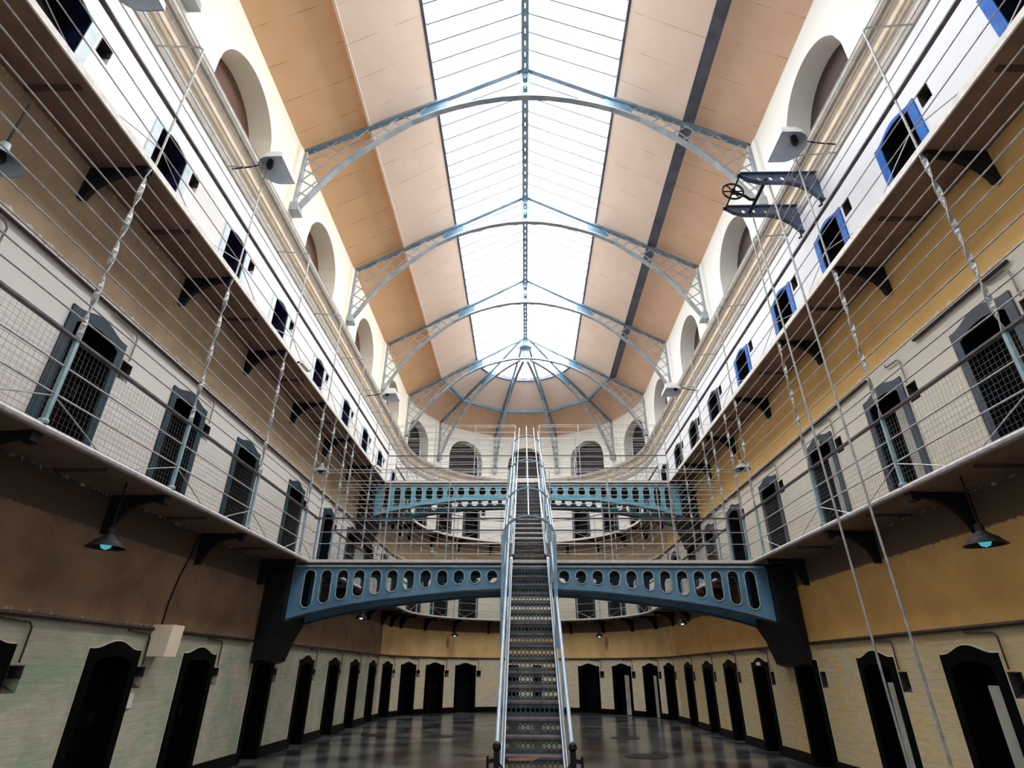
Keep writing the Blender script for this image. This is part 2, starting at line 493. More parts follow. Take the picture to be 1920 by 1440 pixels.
# door positions (centres): y along the side walls, degrees round the end
DOORS = {
    'L': [3.75, 5.97, 8.15, 10.32, 12.95, 15.48, 17.74, 19.9, 22.24],
    'R': [3.6, 5.86, 7.97, 10.1, 12.62, 15.05, 17.28, 19.38, 21.66],
    'A': [9.9, 27.3, 43.7, 60.1, 119.9, 137.3, 155.0, 170.6],
}
ARCH = {'L': [2.7, 7.28, 11.87, 16.45, 21.03], 'R': [2.7, 7.22, 11.82, 16.4, 21.0], 'A': [19, 55, 90, 125.5, 161]}
TRUSS_Y = [5.0, 9.58, 14.16, 18.74, 23.3]

def arc_top(z0, rise, half):
    r = (half * half + rise * rise) / (2 * rise)
    return lambda x: z0 + math.sqrt(max(0.0, r * r - min(x * x, half * half))) - (r - rise)

# ------------------------------------------------------------------ walls
def wall(seg, name, u0, u1):
    k = 1.0 if seg != 'A' else math.radians(1) * R       # metres per unit of u
    holes = []
    for lvl, zb in ((0, 0.0), (1, Z1), (2, Z2 - 0.02)):
        hw = 0.40 if lvl < 2 else 0.36
        for c in DOORS[seg]:
            t = arc_top(zb + 1.66, 0.09, hw)
            holes.append((c - hw / k, c + hw / k, lambda u, zb=zb: zb - 0.02 if zb else 0.0, lambda u, t=t, c=c: t((u - c) * k), 6))
            sgn = {'L': 1, 'A': 1, 'R': -1}[seg]
            a = c + sgn * 0.645 / k
            holes.append((a - 0.105 / k, a + 0.105 / k, lambda u, zb=zb: zb + 1.36, lambda u, zb=zb: zb + 1.63, 1))
    for c in ARCH[seg]:
        hw = 1.1 if seg != 'A' else 0.98
        zs = 12.48 - hw
        holes.append((c - hw / k, c + hw / k, lambda u: 10.66, lambda u, c=c, hw=hw, zs=zs: zs + math.sqrt(max(0, hw * hw - ((u - c) * k) ** 2)), 16))
    n = 2 if seg != 'A' else 60
    xs = [u0 + (u1 - u0) * i / n for i in range(n + 1)]
    f = lambda u, y, z: wp(seg, u, y, z)
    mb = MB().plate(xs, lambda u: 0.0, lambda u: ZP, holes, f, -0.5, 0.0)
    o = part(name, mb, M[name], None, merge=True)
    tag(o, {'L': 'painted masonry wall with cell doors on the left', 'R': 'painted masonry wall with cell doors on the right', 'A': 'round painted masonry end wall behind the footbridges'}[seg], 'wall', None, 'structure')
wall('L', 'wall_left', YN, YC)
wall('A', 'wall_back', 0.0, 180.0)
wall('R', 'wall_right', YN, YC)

# floor
mb = MB()
pts = [(-R - 0.5, YN), (R + 0.5, YN)] + [((R + 0.5) * math.cos(a), YC + (R + 0.5) * math.sin(a)) for a in [PI * k / 48 for k in range(49)]]
mb.prism(pts, lambda x, y, d: (x, y, d), -0.3, 0.0)
tag(part('floor', mb, M['floor'], None), 'dark polished stone floor of the hall', 'floor', None, 'structure')

# skirting
def baseboard(seg, name, u0, u1):
    k = 1.0 if seg != 'A' else math.radians(1) * R
    mb = MB()
    edges = [u0] + [e for c in DOORS[seg] for e in (c - 0.5 / k, c + 0.5 / k)] + [u1]
    for a, b in zip(edges[0::2], edges[1::2]):
        if b - a > 0.02:
            mb.sweep([(0.0, 0.0), (0.03, 0.0), (0.03, 0.2), (0.0, 0.2)], stations(seg, a, b))
    tag(part(name, mb, M['skirt'], None), 'black painted skirting along the ' + SIDE[seg], 'skirting', None, 'structure')
baseboard('L', 'baseboard_left', YN, YC); baseboard('A', 'baseboard_back', 0, 180); baseboard('R', 'baseboard_right', YN, YC)

# cornice mouldings under the arches
def cornice(seg, u0, u1, n):
    st = stations(seg, u0, u1)
    o = part('trim_%d' % n, MB().sweep([(0, 9.84), (0.03, 9.84), (0.05, 9.92), (0.05, 10.02), (0.0, 10.02)], st), M['corn_c'], None)
    tag(o, 'thin grey moulding below the cornice on the ' + SIDE[seg], 'moulding', None, 'structure')
    o = part('trim_%d' % (n + 1), MB().sweep([(0, 10.16), (0.05, 10.16), (0.09, 10.24), (0.09, 10.34), (0.15, 10.42), (0.15, 10.46), (0.0, 10.46)], st), M['corn_b'], None)
    tag(o, 'ochre brown cornice band on the ' + SIDE[seg], 'moulding', None, 'structure')
    o = part('trim_%d' % (n + 2), MB().sweep([(0, 10.462), (0.2, 10.462), (0.23, 10.52), (0.23, 10.6), (0.18, 10.64), (0.0, 10.64)], st), M['corn_c'], None)
    tag(o, 'grey top ledge of the cornice on the ' + SIDE[seg], 'moulding', None, 'structure')
cornice('L', YN, YC, 1); cornice('A', 0, 180, 4); cornice('R', YN, YC, 7)

# wall piers that carry the trusses
pn = 10
for seg, us in (('L', TRUSS_Y), ('R', TRUSS_Y), ('A', [36, 72, 108, 144])):
    for i, u in enumerate(us):
        k = 1.0 if seg != 'A' else math.radians(1) * R
        h = 0.24 / k
        mb = MB().sweep([(0, 10.65), (0.09, 10.65), (0.09, 12.95), (0.0, 12.95)], stations(seg, u - h, u + h))
        tag(part('trim_%d' % pn, mb, M['wall_' + {'L': 'left', 'R': 'right', 'A': 'back'}[seg]], None), 'white wall pier behind the %s roof truss foot on the %s' % (ORD[i], SIDE[seg]), 'pier', None, 'structure')
        pn += 1

# boarded backs of the arched openings
wn = 1
for seg in 'LAR':
    for i, c in enumerate(ARCH[seg]):
        hw = 1.14 if seg != 'A' else 0.975
        r = empty('window_%d' % wn, wp(seg, c, 0, 0), wrot(seg, c)); wn += 1
        tag(r, 'boarded round-headed opening, %s along the upper %s' % (ORD[i], SIDE[seg]), 'window', 'arched openings above the cornice', 'structure')
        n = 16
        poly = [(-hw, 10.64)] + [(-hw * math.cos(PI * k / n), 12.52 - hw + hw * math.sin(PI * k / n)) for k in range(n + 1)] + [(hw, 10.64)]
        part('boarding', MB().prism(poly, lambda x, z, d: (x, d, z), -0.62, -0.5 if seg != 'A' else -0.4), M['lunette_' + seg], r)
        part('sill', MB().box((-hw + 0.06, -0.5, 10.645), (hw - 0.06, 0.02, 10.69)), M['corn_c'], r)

# ------------------------------------------------------------------ cell doors
def head(x, z0, half, rise):
    a = abs(x) / (half * 0.86)
    return z0 + (rise * 0.5 * (1 + math.cos(PI * a)) if a < 1 else 0.0)
def door_kind(style):
    """returns list of (part name, mesh)"""
    W, H = (0.515, 1.83) if style.startswith('g') else (0.50, 1.82) if style[0] == 't' else (0.48, 1.66)
    v = 0.375 if W > 0.49 else 0.335
    hi = H - 0.17 if W > 0.49 else H - 0.06
    fm = {'g': 'ground_door', 't': 'teal', 's': 'slate', 'b': 'blue', 'p': 'pale_blue'}[style[0]]
    ti = arc_top(hi, 0.09, v)
    out = []
    mb = MB()
    xs = [-W + 2 * W * i / 24 for i in range(25)]
    f = lambda x, y, z: (x, y, z)
    mb.plate(xs, lambda x: 0.0, lambda x: head(x, H, W, 0.10), [(-v, v, lambda x: -0.1, ti, 8)], f, 0.0, 0.028)
    out.append(('door_frame', mb.mesh('door_frame', M[fm], merge=True)))
    # jamb lining
    mb = MB()
    n = 8
    ins = [(-v, 0.0)] + [(-v + 2 * v * i / n, ti(-v + 2 * v * i / n)) for i in range(n + 1)] + [(v, 0.0)]
    ous = [(-v - 0.024, 0.0)] + [((-v + 2 * v * i / n) * (1 + 0.024 / v), ti(-v + 2 * v * i / n) + 0.024) for i in range(n + 1)] + [(v + 0.024, 0.0)]
    for i in range(len(ins) - 1):
        a, b, c, d = ins[i], ins[i + 1], ous[i + 1], ous[i]
        vs = [(p[0], yy, p[1]) for yy in (-0.34, 0.012) for p in (a, b, c, d)]
        mb.add(vs, [(0, 1, 2, 3), (4, 7, 6, 5), (0, 4, 5, 1), (1, 5, 6, 2), (2, 6, 7, 3), (3, 7, 4, 0)])
    out.append(('jamb_lining', mb.mesh('jamb_lining', M[{'g': 'ground_door', 't': 'dark_lining', 's': 'dark_lining', 'b': 'dark_lining', 'p': 'navy'}[style[0]]], merge=True)))
    # leaf
    lf = [(-v, 0.0)] + [(-v + 2 * v * i / n, ti(-v + 2 * v * i / n)) for i in range(n + 1)] + [(v, 0.0)]
    out.append(('door_leaf', MB().prism(lf, lambda x, z, d: (x, d, z), -0.34, -0.28).mesh('door_leaf', M['leaf'])))
    if style.endswith('o'):      # a second pale leaf folded back in the opening
        out.append(('inner_leaf', MB().box((-v + 0.03, -0.09, 0.02), (-v + 0.29, -0.05, hi - 0.18)).mesh('inner_leaf', M['pale_leaf'])))
    if style[0] == 'g':
        mb = MB()
        lw = 0.018
        pts = [(-W - lw, 0.2), (-W - lw, H)] + [(-W + 2 * W * i / 24, head(-W + 2 * W * i / 24, H, W, 0.10) + lw) for i in range(25)] + [(W + lw, H), (W + lw, 0.2)]
        pin = [(-W, 0.2), (-W, H)] + [(-W + 2 * W * i / 24, head(-W + 2 * W * i / 24, H, W, 0.10)) for i in range(25)] + [(W, H), (W, 0.2)]
        for i in range(len(pts) - 1):
            a, b, c, d = pts[i], pts[i + 1], pin[i + 1], pin[i]
            mb.add([(p[0], yy, p[1]) for yy in (0.0, 0.006) for p in (a, b, c, d)], [(0, 1, 2, 3), (4, 7, 6, 5), (0, 4, 5, 1), (1, 5, 6, 2), (2, 6, 7, 3), (3, 7, 4, 0)])
        out.append(('white_edge', mb.mesh('white_edge', M['line'])))
    out.append(('lock_plate', MB().box((-v + 0.04, -0.28, 0.92), (-v + 0.12, -0.262, 1.1)).mesh('lock_plate', M['dark'])))
    return out
KIND = {}
NICHE = {}
def niche_mesh():
    mb = MB()
    w_, h = 0.105, 0.27
    mb.add([(-w_, -0.3, 0.0), (w_, -0.3, 0.0), (w_, -0.3, h), (-w_, -0.3, h), (-w_, -0.27, 0.0), (w_, -0.27, 0.0), (w_, -0.27, h), (-w_, -0.27, h)],
           [(0, 3, 2, 1), (4, 5, 6, 7), (0, 1, 5, 4), (1, 2, 6, 5), (2, 3, 7, 6), (3, 0, 4, 7)])
    mb.prism([(-0.27, 0.0), (0.0, 0.0), (-0.27, 0.14)], lambda y, z, d: (d, y, z), -w_, w_)      # splayed sill
    mb.box((-w_, -0.27, 0.14), (-w_ + 0.012, 0.004, h)); mb.box((w_ - 0.012, -0.27, 0.0), (w_, 0.004, h)); mb.box((-w_, -0.27, h - 0.012), (w_, 0.004, h))
    return mb.mesh('wall_niche', M['niche'])
NM = niche_mesh()
LEVEL = ['ground-floor', 'first-gallery', 'top-gallery']
dn = 1
for lvl, zb in ((0, 0.0), (1, Z1), (2, Z2 - 0.02)):
    for seg in 'LAR':
        for i, c in enumerate(DOORS[seg]):
            if lvl == 0: st = 'g'
            elif lvl == 1: st = 't' if seg != 'R' else 't'
            else: st = 'b' if (seg == 'R' and i < 5) else 'p' if seg == 'L' else 's'
            if lvl == 1 and seg == 'R': st = 's1'
            if lvl == 0 and seg == 'R' and i in (2, 3): st = 'go'
            if lvl == 0 and seg == 'R' and i == 2: st = 'go'
            if lvl == 0 and seg == 'A' and i in (5, 6): st = 'go'
            if lvl == 1 and seg == 'R' and i in (2, 3): st = 's1o'
            if st not in KIND:
                KIND[st] = door_kind('t' + 'o' * st.endswith('o') if st.startswith('s1') else st)
                if st.startswith('s1'):
                    KIND[st][0][1].materials[0] = M['slate']
            r = empty('door_%d' % dn, wp(seg, c, 0, zb), wrot(seg, c)); dn += 1
            colr = {'g': 'black', 't': 'dark teal', 's': 'slate', 'b': 'bright blue', 'p': 'pale blue framed'}[st[0]]
            tag(r, '%s %scell door, %s along the %s, %s' % (colr, 'open ' if st.endswith('o') else '', ORD[i], SIDE[seg], LEVEL[lvl].replace('-', ' ')), 'door', LEVEL[lvl] + ' cell doors', 'structure')
            for pname, me in KIND[st]:
                link(pname, me, r)
            k = 1.0 if seg != 'A' else math.radians(1) * R
            a = c + {'L': 1, 'A': 1, 'R': -1}[seg] * 0.645 / k
            o = link('wall_niche', NM)
            o.location = wp(seg, a, 0, zb + 1.36); o.rotation_euler = (0, 0, wrot(seg, a))
            tag(o, 'small dark square recess beside the %s %s cell door of the %s' % (ORD[i], LEVEL[lvl], SIDE[seg]), 'wall recess', 'wall recesses beside the %s doors' % LEVEL[lvl])

# two narrow black doors behind the foot of the stairs
for u, hw, sd in ((83.6, 0.24, 'left'), (94.8, 0.2, 'right')):
    r = empty('door_%d' % dn, wp('A', u, 0, 0), wrot('A', u)); dn += 1
    tag(r, 'narrow black door on the end wall glimpsed through the stair risers, %s one' % sd, 'door', None, 'structure')
    part('door_leaf', MB().box((-hw, 0.0, 0.0), (hw, 0.04, 1.86)), M['ground_door'], r)
    part('lock_plate', MB().box((-hw + 0.03, 0.04, 0.92), (-hw + 0.09, 0.05, 1.06)), M['dark'], r)

# ------------------------------------------------------------------ ceiling and skylight
def roof_panel(a, b, thick, u0, u1, apse=False):
    """panel between roof points a=(x,z) and b, thickness upward"""
    mb = MB()
    prof = [(a[0], a[1]), (b[0], b[1]), (b[0], b[1] + thick), (a[0], a[1] + thick)]
    return prof
def ceil_obj(side, a, b, mat, name, label):
    mb = MB()
    prof = [a, b, (b[0], b[1] + 0.1), (a[0], a[1] + 0.1)]
    if side in (-1, 1):
        mb.sweep(prof, [(lambda x, z, y=y: (side * x, y, z)) for y in (YN, YC)])
    else:
        mb.sweep(prof, [(lambda x, z, t=PI * k / 40: (-x * math.cos(t), YC + x * math.sin(t), z)) for k in range(41)])
    o = part(name, mb, mat, None)
    tag(o, label, 'ceiling', None, 'structure')
P0, P1, P1b, P2, P3 = ROOF
for side, nm in ((-1, 'left'), (0, 'back'), (1, 'right')):
    ceil_obj(side, (P0[0] + 0.3, P0[1] - 0.18), P1, M['tan' if side < 0 else 'tan_right'], 'ceiling_' + nm, 'tan boarded lower ceiling slope, %s side' % nm)
    ceil_obj(side, P1b, P2, M['tan_in'], 'ceiling_upper_' + nm, 'paler tan ceiling slope beside the skylight, %s side' % nm)
tn = pn
for side, nm in ((-1, 'left'), (1, 'right')):
    xo = 0.05 if side < 0 else 0.3  # left kept pale, right widened and darkened in place of its shadow band
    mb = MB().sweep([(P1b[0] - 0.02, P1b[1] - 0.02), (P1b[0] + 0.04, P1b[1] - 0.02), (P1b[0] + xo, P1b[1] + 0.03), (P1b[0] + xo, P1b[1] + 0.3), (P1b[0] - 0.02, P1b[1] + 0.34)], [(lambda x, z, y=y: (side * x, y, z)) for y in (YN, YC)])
    tag(part('trim_%d' % tn, mb, M['purlin' if side > 0 else 'tan_in'], None), ('broad purlin with painted-in shadow along the right ceiling slope' if side > 0 else 'pale step board along the left ceiling slope'), 'beam', None, 'structure'); tn += 1
    mb = MB().sweep([(P2[0] - 0.03, P2[1] - 0.02), (P2[0] + 0.03, P2[1] - 0.03), (P2[0] + 0.03, P2[1] + 0.14), (P2[0] - 0.03, P2[1] + 0.14)], [(lambda x, z, y=y: (side * x, y, z)) for y in (YN, YC)])
    tag(part('trim_%d' % tn, mb, M['glaze'], None), 'slim skylight edge beam, %s side' % nm, 'beam', None, 'structure'); tn += 1
# rounded end: purlin chords and skylight edge
mb = MB()
for k in range(5):
    a0, a1 = math.radians(36 * k), math.radians(36 * (k + 1))
    r = P1b[0] - 0.02
    mb.bar((-r * math.cos(a0), YC + r * math.sin(a0), P1b[1] - 0.02), (-r * math.cos(a1), YC + r * math.sin(a1), P1b[1] - 0.02), 0.1, 0.12)
tag(part('trim_%d' % tn, mb, M['girder'], None), 'blue straight purlins across the round end of the roof', 'beam', None, 'structure'); tn += 1
mb = MB().sweep([(P2[0] - 0.05, P2[1] - 0.05), (P2[0] + 0.05, P2[1] - 0.05), (P2[0] + 0.05, P2[1] + 0.14), (P2[0] - 0.05, P2[1] + 0.14)],
                [(lambda x, z, t=PI * k / 40: (-x * math.cos(t), YC + x * math.sin(t), z)) for k in range(41)])
tag(part('trim_%d' % tn, mb, M['glaze'], None), 'curved edge beam of the rounded skylight end', 'beam', None, 'structure'); tn += 1

bays = [(YN, 5.0), (5.0, 9.58), (9.58, 14.16), (14.16, 18.74), (18.74, 23.3)]
for bi, (y0, y1) in enumerate(bays):
    for side, nm in ((-1, 'left'), (1, 'right')):
        r = empty('window_%d' % wn); wn += 1
        tag(r, 'daylit glass skylight slope, %s, %s bay from the front' % (nm, ORD[bi]), 'skylight', 'skylight bays', 'structure')
        f = lambda x, y, z: (side * x, y, z)
        mb = MB().sweep([(P2[0], P2[1] + 0.10), (0.0, P3[1] + 0.10), (0.0, P3[1] + 0.115), (P2[0], P2[1] + 0.115)], [(lambda x, z, y=y: (side * x, y, z)) for y in (y0, y1)])
        part('glass', mb, M['glass_l' if side < 0 else 'glass_r'], r)
        mb = MB()
        n = max(1, int(round((y1 - y0) / 0.46)))
        for k in range(1, n):
            y = y0 + (y1 - y0) * k / n
            mb.bar((side * P2[0], y, P2[1] + 0.07), (side * 0.03, y, P3[1] + 0.07), 0.03, 0.06)
        part('glazing_bars', mb, M['glaze'], r)
r = empty('window_%d' % wn); wn += 1
tag(r, 'daylit fan-shaped skylight over the round end', 'skylight', None, 'structure')
part('glass', MB().sweep([(P2[0], P2[1] + 0.10), (0.01, P3[1] + 0.10), (0.01, P3[1] + 0.115), (P2[0], P2[1] + 0.115)], [(lambda x, z, t=PI * k / 40: (-x * math.cos(t), YC + x * math.sin(t), z)) for k in range(41)]), M['glass_l'], r)
mb = MB()
for k in range(1, 10):
    if k % 2 == 0: continue
    t = PI * k / 10
    mb.bar((-P2[0] * math.cos(t), YC + P2[0] * math.sin(t), P2[1] + 0.07), (-0.2 * math.cos(t), YC + 0.2 * math.sin(t), P3[1] - 0.04), 0.022, 0.05)
part('glazing_bars', mb, M['glaze'], r)

# ------------------------------------------------------------------ roof trusses
ARCHPTS = [(0, 14.94), (0.6, 14.90), (1.18, 14.78), (1.75, 14.6), (2.24, 14.40), (2.9, 14.02), (3.5, 13.5), (3.95, 13.05), (4.3, 12.7), (4.55, 12.38), (4.85, 11.92), (5.08, 11.5), (5.34, 11.05)]
def chord_z(x):
    return 16.16 - (16.16 - 13.02) / 5.46 * x
def arch_z(x):
    for (a, za), (b, zb) in zip(ARCHPTS, ARCHPTS[1:]):
        if a <= x <= b:
            return za + (zb - za) * (x - a) / (b - a)
    return ARCHPTS[-1][1]
def half_truss(root, pt, sd):
    """pt(x, y, z) -> xyz, sd = half thickness"""
    # top chord
    mb = MB()
    for a, b in zip([0.05, 2.3, 3.9], [2.3, 3.9, 5.44]):
        za, zb = chord_z(a), chord_z(b)
        mb.prism([(a, za - 0.09), (b, zb - 0.09), (b, zb), (a, za)], lambda x, z, d: pt(x, d, z), -sd, sd)
    part('top_chord', mb, M['iron'], root)
    # arched rib: web and flange
    mb = MB()
    for (a, za), (b, zb) in zip(ARCHPTS, ARCHPTS[1:]):
        L = math.hypot(b - a, zb - za); nx, nz = (zb - za) / L, -(b - a) / L
        nx, nz = -nx * 0.07, -nz * 0.07
        mb.prism([(a, za), (b, zb), (b + nx, zb + nz), (a + nx, za + nz)], lambda x, z, d: pt(x, d, z), -sd * 0.8, sd * 0.8)
        mb.prism([(a, za - 0.012), (b, zb - 0.012), (b, zb + 0.01), (a, za + 0.01)], lambda x, z, d: pt(x, d, z), -sd * 1.25, sd * 1.25)
    part('arched_rib', mb, M['truss'], root)
    # end strut against the wall
    mb = MB().prism([(5.38, 11.0), (5.45, 11.0), (5.46, 13.0), (5.38, 13.0)], lambda x, z, d: pt(x, d, z), -sd, sd)
    part('end_strut', mb, M['truss'], root)
    mb = MB().prism([(5.22, 10.98), (5.46, 10.98), (5.46, 11.22), (5.28, 11.22)], lambda x, z, d: pt(x, d, z), -sd * 2.4, sd * 2.4)
    part('bearing_shoe', mb, M['truss'], root)
    # lattice web
    mb = MB()
    def inside(x, z):
        return 2.55 < x < 5.4 and arch_z(min(x, 5.34)) + 0.02 < z < chord_z(x) - 0.03
    # two families of straight bars, clipped to the spandrel
    for ang, off in ((math.radians(33), 0.0), (math.radians(-52), -0.012)):
        dx, dz = math.cos(ang), math.sin(ang)
        nx, nz = -dz, dx
        for k in range(-30, 31):
            c = k * 0.31
            ox, oz = 4.6 + nx * c, 13.0 + nz * c
            run = None
            for t in range(-120, 121):
                x, z = ox + dx * t * 0.04, oz + dz * t * 0.04
                ok = inside(x, z)
                if ok and run is None: run = (x, z)
                if run is not None and not ok:
                    px, pz = x - dx * 0.0, z - dz * 0.0
                    if math.hypot(px - run[0], pz - run[1]) > 0.14:
                        mb.prism([(run[0] - nx * .017, run[1] - nz * .017), (px - nx * .017, pz - nz * .017), (px + nx * .017, pz + nz * .017), (run[0] + nx * .017, run[1] + nz * .017)],
                                 lambda x, z, d: pt(x, d, z), off - 0.006, off + 0.006)
                    run = None
    part('lattice', mb, M['truss'], root)
    # solid gusset beside the skylight
    mb = MB().prism([(2.05, arch_z(2.05)), (2.7, arch_z(2.7)), (2.7, chord_z(2.7) - 0.02), (2.05, chord_z(2.05) - 0.02)], lambda x, z, d: pt(x, d, z), -0.01, 0.01)
    part('gusset', mb, M['girder'], root)
for i, y in enumerate(TRUSS_Y):
    r = thing('roof_truss', 'arched iron lattice roof truss, %s from the front' % ORD[i] if i else 'arched roof truss whose feet show at the top picture edge', 'roof truss', 'roof trusses', loc=(0, y, 0))
    for sgn in (-1, 1):
        half_truss(r, lambda x, d, z, sgn=sgn: (sgn * x, d, z), 0.06)
    # king plate with two long openings
    cap = lambda z0, h, x: 0.0
    mb = MB().plate([-0.12, -0.06, 0.0, 0.06, 0.12], lambda x: 14.96, lambda x: 16.0, [
        (-0.055, 0.055, lambda x: 15.12 + 0.6 * abs(x), lambda x: 15.4 - 0.6 * abs(x), 4), (-0.055, 0.055, lambda x: 15.52 + 0.6 * abs(x), lambda x: 15.8 - 0.6 * abs(x), 4)],
        lambda x, yy, z: (x, yy, z), -0.012, 0.012)
    part('king_plate', mb, M['iron'], r, merge=True)
for i, a in enumerate((36, 72, 108, 144)):
    t = math.radians(a)
    # local +x points outwards along the rib
    r = thing('roof_rib', 'half truss rib of the round roof end, %s from the left' % ORD[i], 'roof truss', 'radiating roof ribs', loc=(0, YC, 0), rz=PI - t)
    half_truss(r, lambda x, d, z: (max(x, 0.3), d, z), 0.055)

# ridge beam
r = thing('ridge_beam', 'slotted blue iron ridge beam under the skylight apex', 'beam')
mb = MB()
holes = []
y = YN + 0.3
while y < YC - 0.4:
    holes.append((y, y + 0.12, lambda u: -0.012, lambda u: 0.012, 1)); y += 0.3
mb.plate([YN, YC], lambda u: -0.09, lambda u: 0.09, holes, lambda u, yy, v: (v, u, 15.93 + yy), 0.0, 0.02)
part('slotted_flange', mb, M['iron'], r, merge=True)
mb = MB()
for sx in (-0.085, 0.085):
    mb.box((sx - 0.012, YN, 15.95), (sx + 0.012, YC, 16.2))
part('side_plates', mb, M['glaze'], r)
mb = MB().lathe([(0.02, 15.45), (0.3, 15.5), (0.32, 15.6), (0.3, 15.68), (0.05, 15.75)], 20, (0, YC, 0)).lathe([(0.05, 15.75), (0.12, 15.95), (0.05, 16.1)], 12, (0, YC, 0))
r2 = tag(part('hub_boss', mb, M['iron'], None), 'round iron boss where the end ribs meet the ridge', 'boss')

# ------------------------------------------------------------------ galleries
L1P = {'L': [2.7, 4.93, 7.15, 9.45, 11.88, 12.72, 13.75, 14.4, 16.4, 18.2, 19.6, 21.6], 'R': [2.7, 4.87, 7.05, 9.2, 11.72, 12.48, 13.56, 14.31, 16.3, 18.2, 19.6, 21.6], 'A': [2, 17, 32, 47, 61, 75, 90, 105, 119, 133, 148, 163, 178]}
L2P = {'L': [2.7, 4.99, 7.22, 9.58, 12.0, 14.3, 16.4, 18.2, 19.5, 21.5], 'R': [2.7, 4.88, 7.1, 9.2, 11.75, 14.2, 16.3, 18.2, 19.5, 21.5], 'A': [2, 17, 32, 47, 61, 75, 90, 105, 119, 133, 148, 163, 178]}
BRK = {'L': [2.7, 4.95, 7.18, 9.48, 11.9, 14.2, 16.45, 18.6, 20.8, 22.9], 'R': [2.7, 4.87, 7.05, 9.22, 11.73, 14.1, 16.3, 18.6, 20.8, 22.9], 'A': [9, 18.5, 36, 53, 71, 90, 112, 129, 146, 163]}
BPOLY = [(0.0, 0.0), (0.72, 0.0), (0.72, -0.06), (0.62, -0.06), (0.5, -0.085), (0.38, -0.13), (0.27, -0.2), (0.18, -0.29), (0.12, -0.4), (0.09, -0.5), (0.0, -0.5)]
for lvl, zt in ((1, Z1), (2, Z2)):
    for seg, u0, u1 in (('L', YN, YC), ('A', 0.0, 180.0), ('R', YN, YC)):
        k = 1.0 if seg != 'A' else math.radians(1) * R
        r = thing('gallery_walkway', '%s gallery walkway of brown slabs on iron brackets along the %s' % ('lower' if lvl == 1 else 'upper', SIDE[seg]), 'gallery', 'gallery walkways')
        st = stations(seg, u0, u1)
        part('deck', MB().sweep([(0.0, zt - 0.075), (DG - 0.01, zt - 0.075), (DG - 0.01, zt + 0.0), (0.0, zt + 0.0)], st), M['soffit'], r)
        if lvl == 1:
            part('nosing', MB().sweep([(DG - 0.012, zt - 0.06), (DG + 0.012, zt - 0.05), (DG + 0.02, zt - 0.025), (DG + 0.012, zt + 0.0), (DG - 0.012, zt + 0.012)], st), M['kerb'], r)
        else:
            part('nosing', MB().sweep([(DG - 0.012, zt - 0.085), (DG + 0.012, zt - 0.085), (DG + 0.014, zt + 0.0), (DG - 0.012, zt + 0.01)], st), M['kerb_up'], r)
        for u in BRK[seg]:
            t = 0.035 / k
            mb = MB()
            mb.prism(BPOLY, lambda d, z, uu: wp(seg, uu, d, zt - 0.075 + z), u - t, u + t)
            mb.prism([(0.6, 0.0), (0.74, 0.0), (0.74, -0.1), (0.66, -0.12), (0.6, -0.07)], lambda d, z, uu: wp(seg, uu, d, zt - 0.075 + z), u - 1.7 * t, u + 1.7 * t)
            part('bracket', mb, M['dark'], r)
        bl = BRK[seg]
        for a, b in zip(bl, bl[1:]):
            u = (a + b) / 2; t = 0.03 / k
            part('joist', MB().sweep([(0.05, zt - 0.105), (0.66, zt - 0.105), (0.66, zt - 0.075), (0.05, zt - 0.075)], [(lambda d, z, uu=uu: wp(seg, uu, d, z)) for uu in (u - t, u + t)]), M['joist'], r)

# ------------------------------------------------------------------ railings
def twisted_post(mb, p, q, wd, th, turns):
    p = Vector(p); q = Vector(q)
    n = max(2, int((q - p).length / 0.1))
    vs = []; fs = []
    for i in range(n + 1):
        c = p.lerp(q, i / n); a = turns * 2 * PI * i / n
        ca, sa = math.cos(a), math.sin(a)
        for x, y in ((-wd / 2, -th / 2), (wd / 2, -th / 2), (wd / 2, th / 2), (-wd / 2, th / 2)):
            vs.append((c.x + x * ca - y * sa, c.y + x * sa + y * ca, c.z))
    for i in range(n):
        for k in range(4):
            fs.append((i * 4 + k, i * 4 + (k + 1) % 4, i * 4 + 4 + (k + 1) % 4, i * 4 + 4 + k))
    fs.append((3, 2, 1, 0)); fs.append(tuple(n * 4 + k for k in range(4)))
    mb.add(vs, fs)
RZ1 = [0.33, 0.63, 1.19, 1.38, 1.61, 1.85, 2.08, 2.33, 2.56, 2.79, 3.03, 3.27]
RZ2 = [0.31, 0.62, 1.24, 1.55, 1.83, 2.09, 2.39]
DR = DG - 0.02
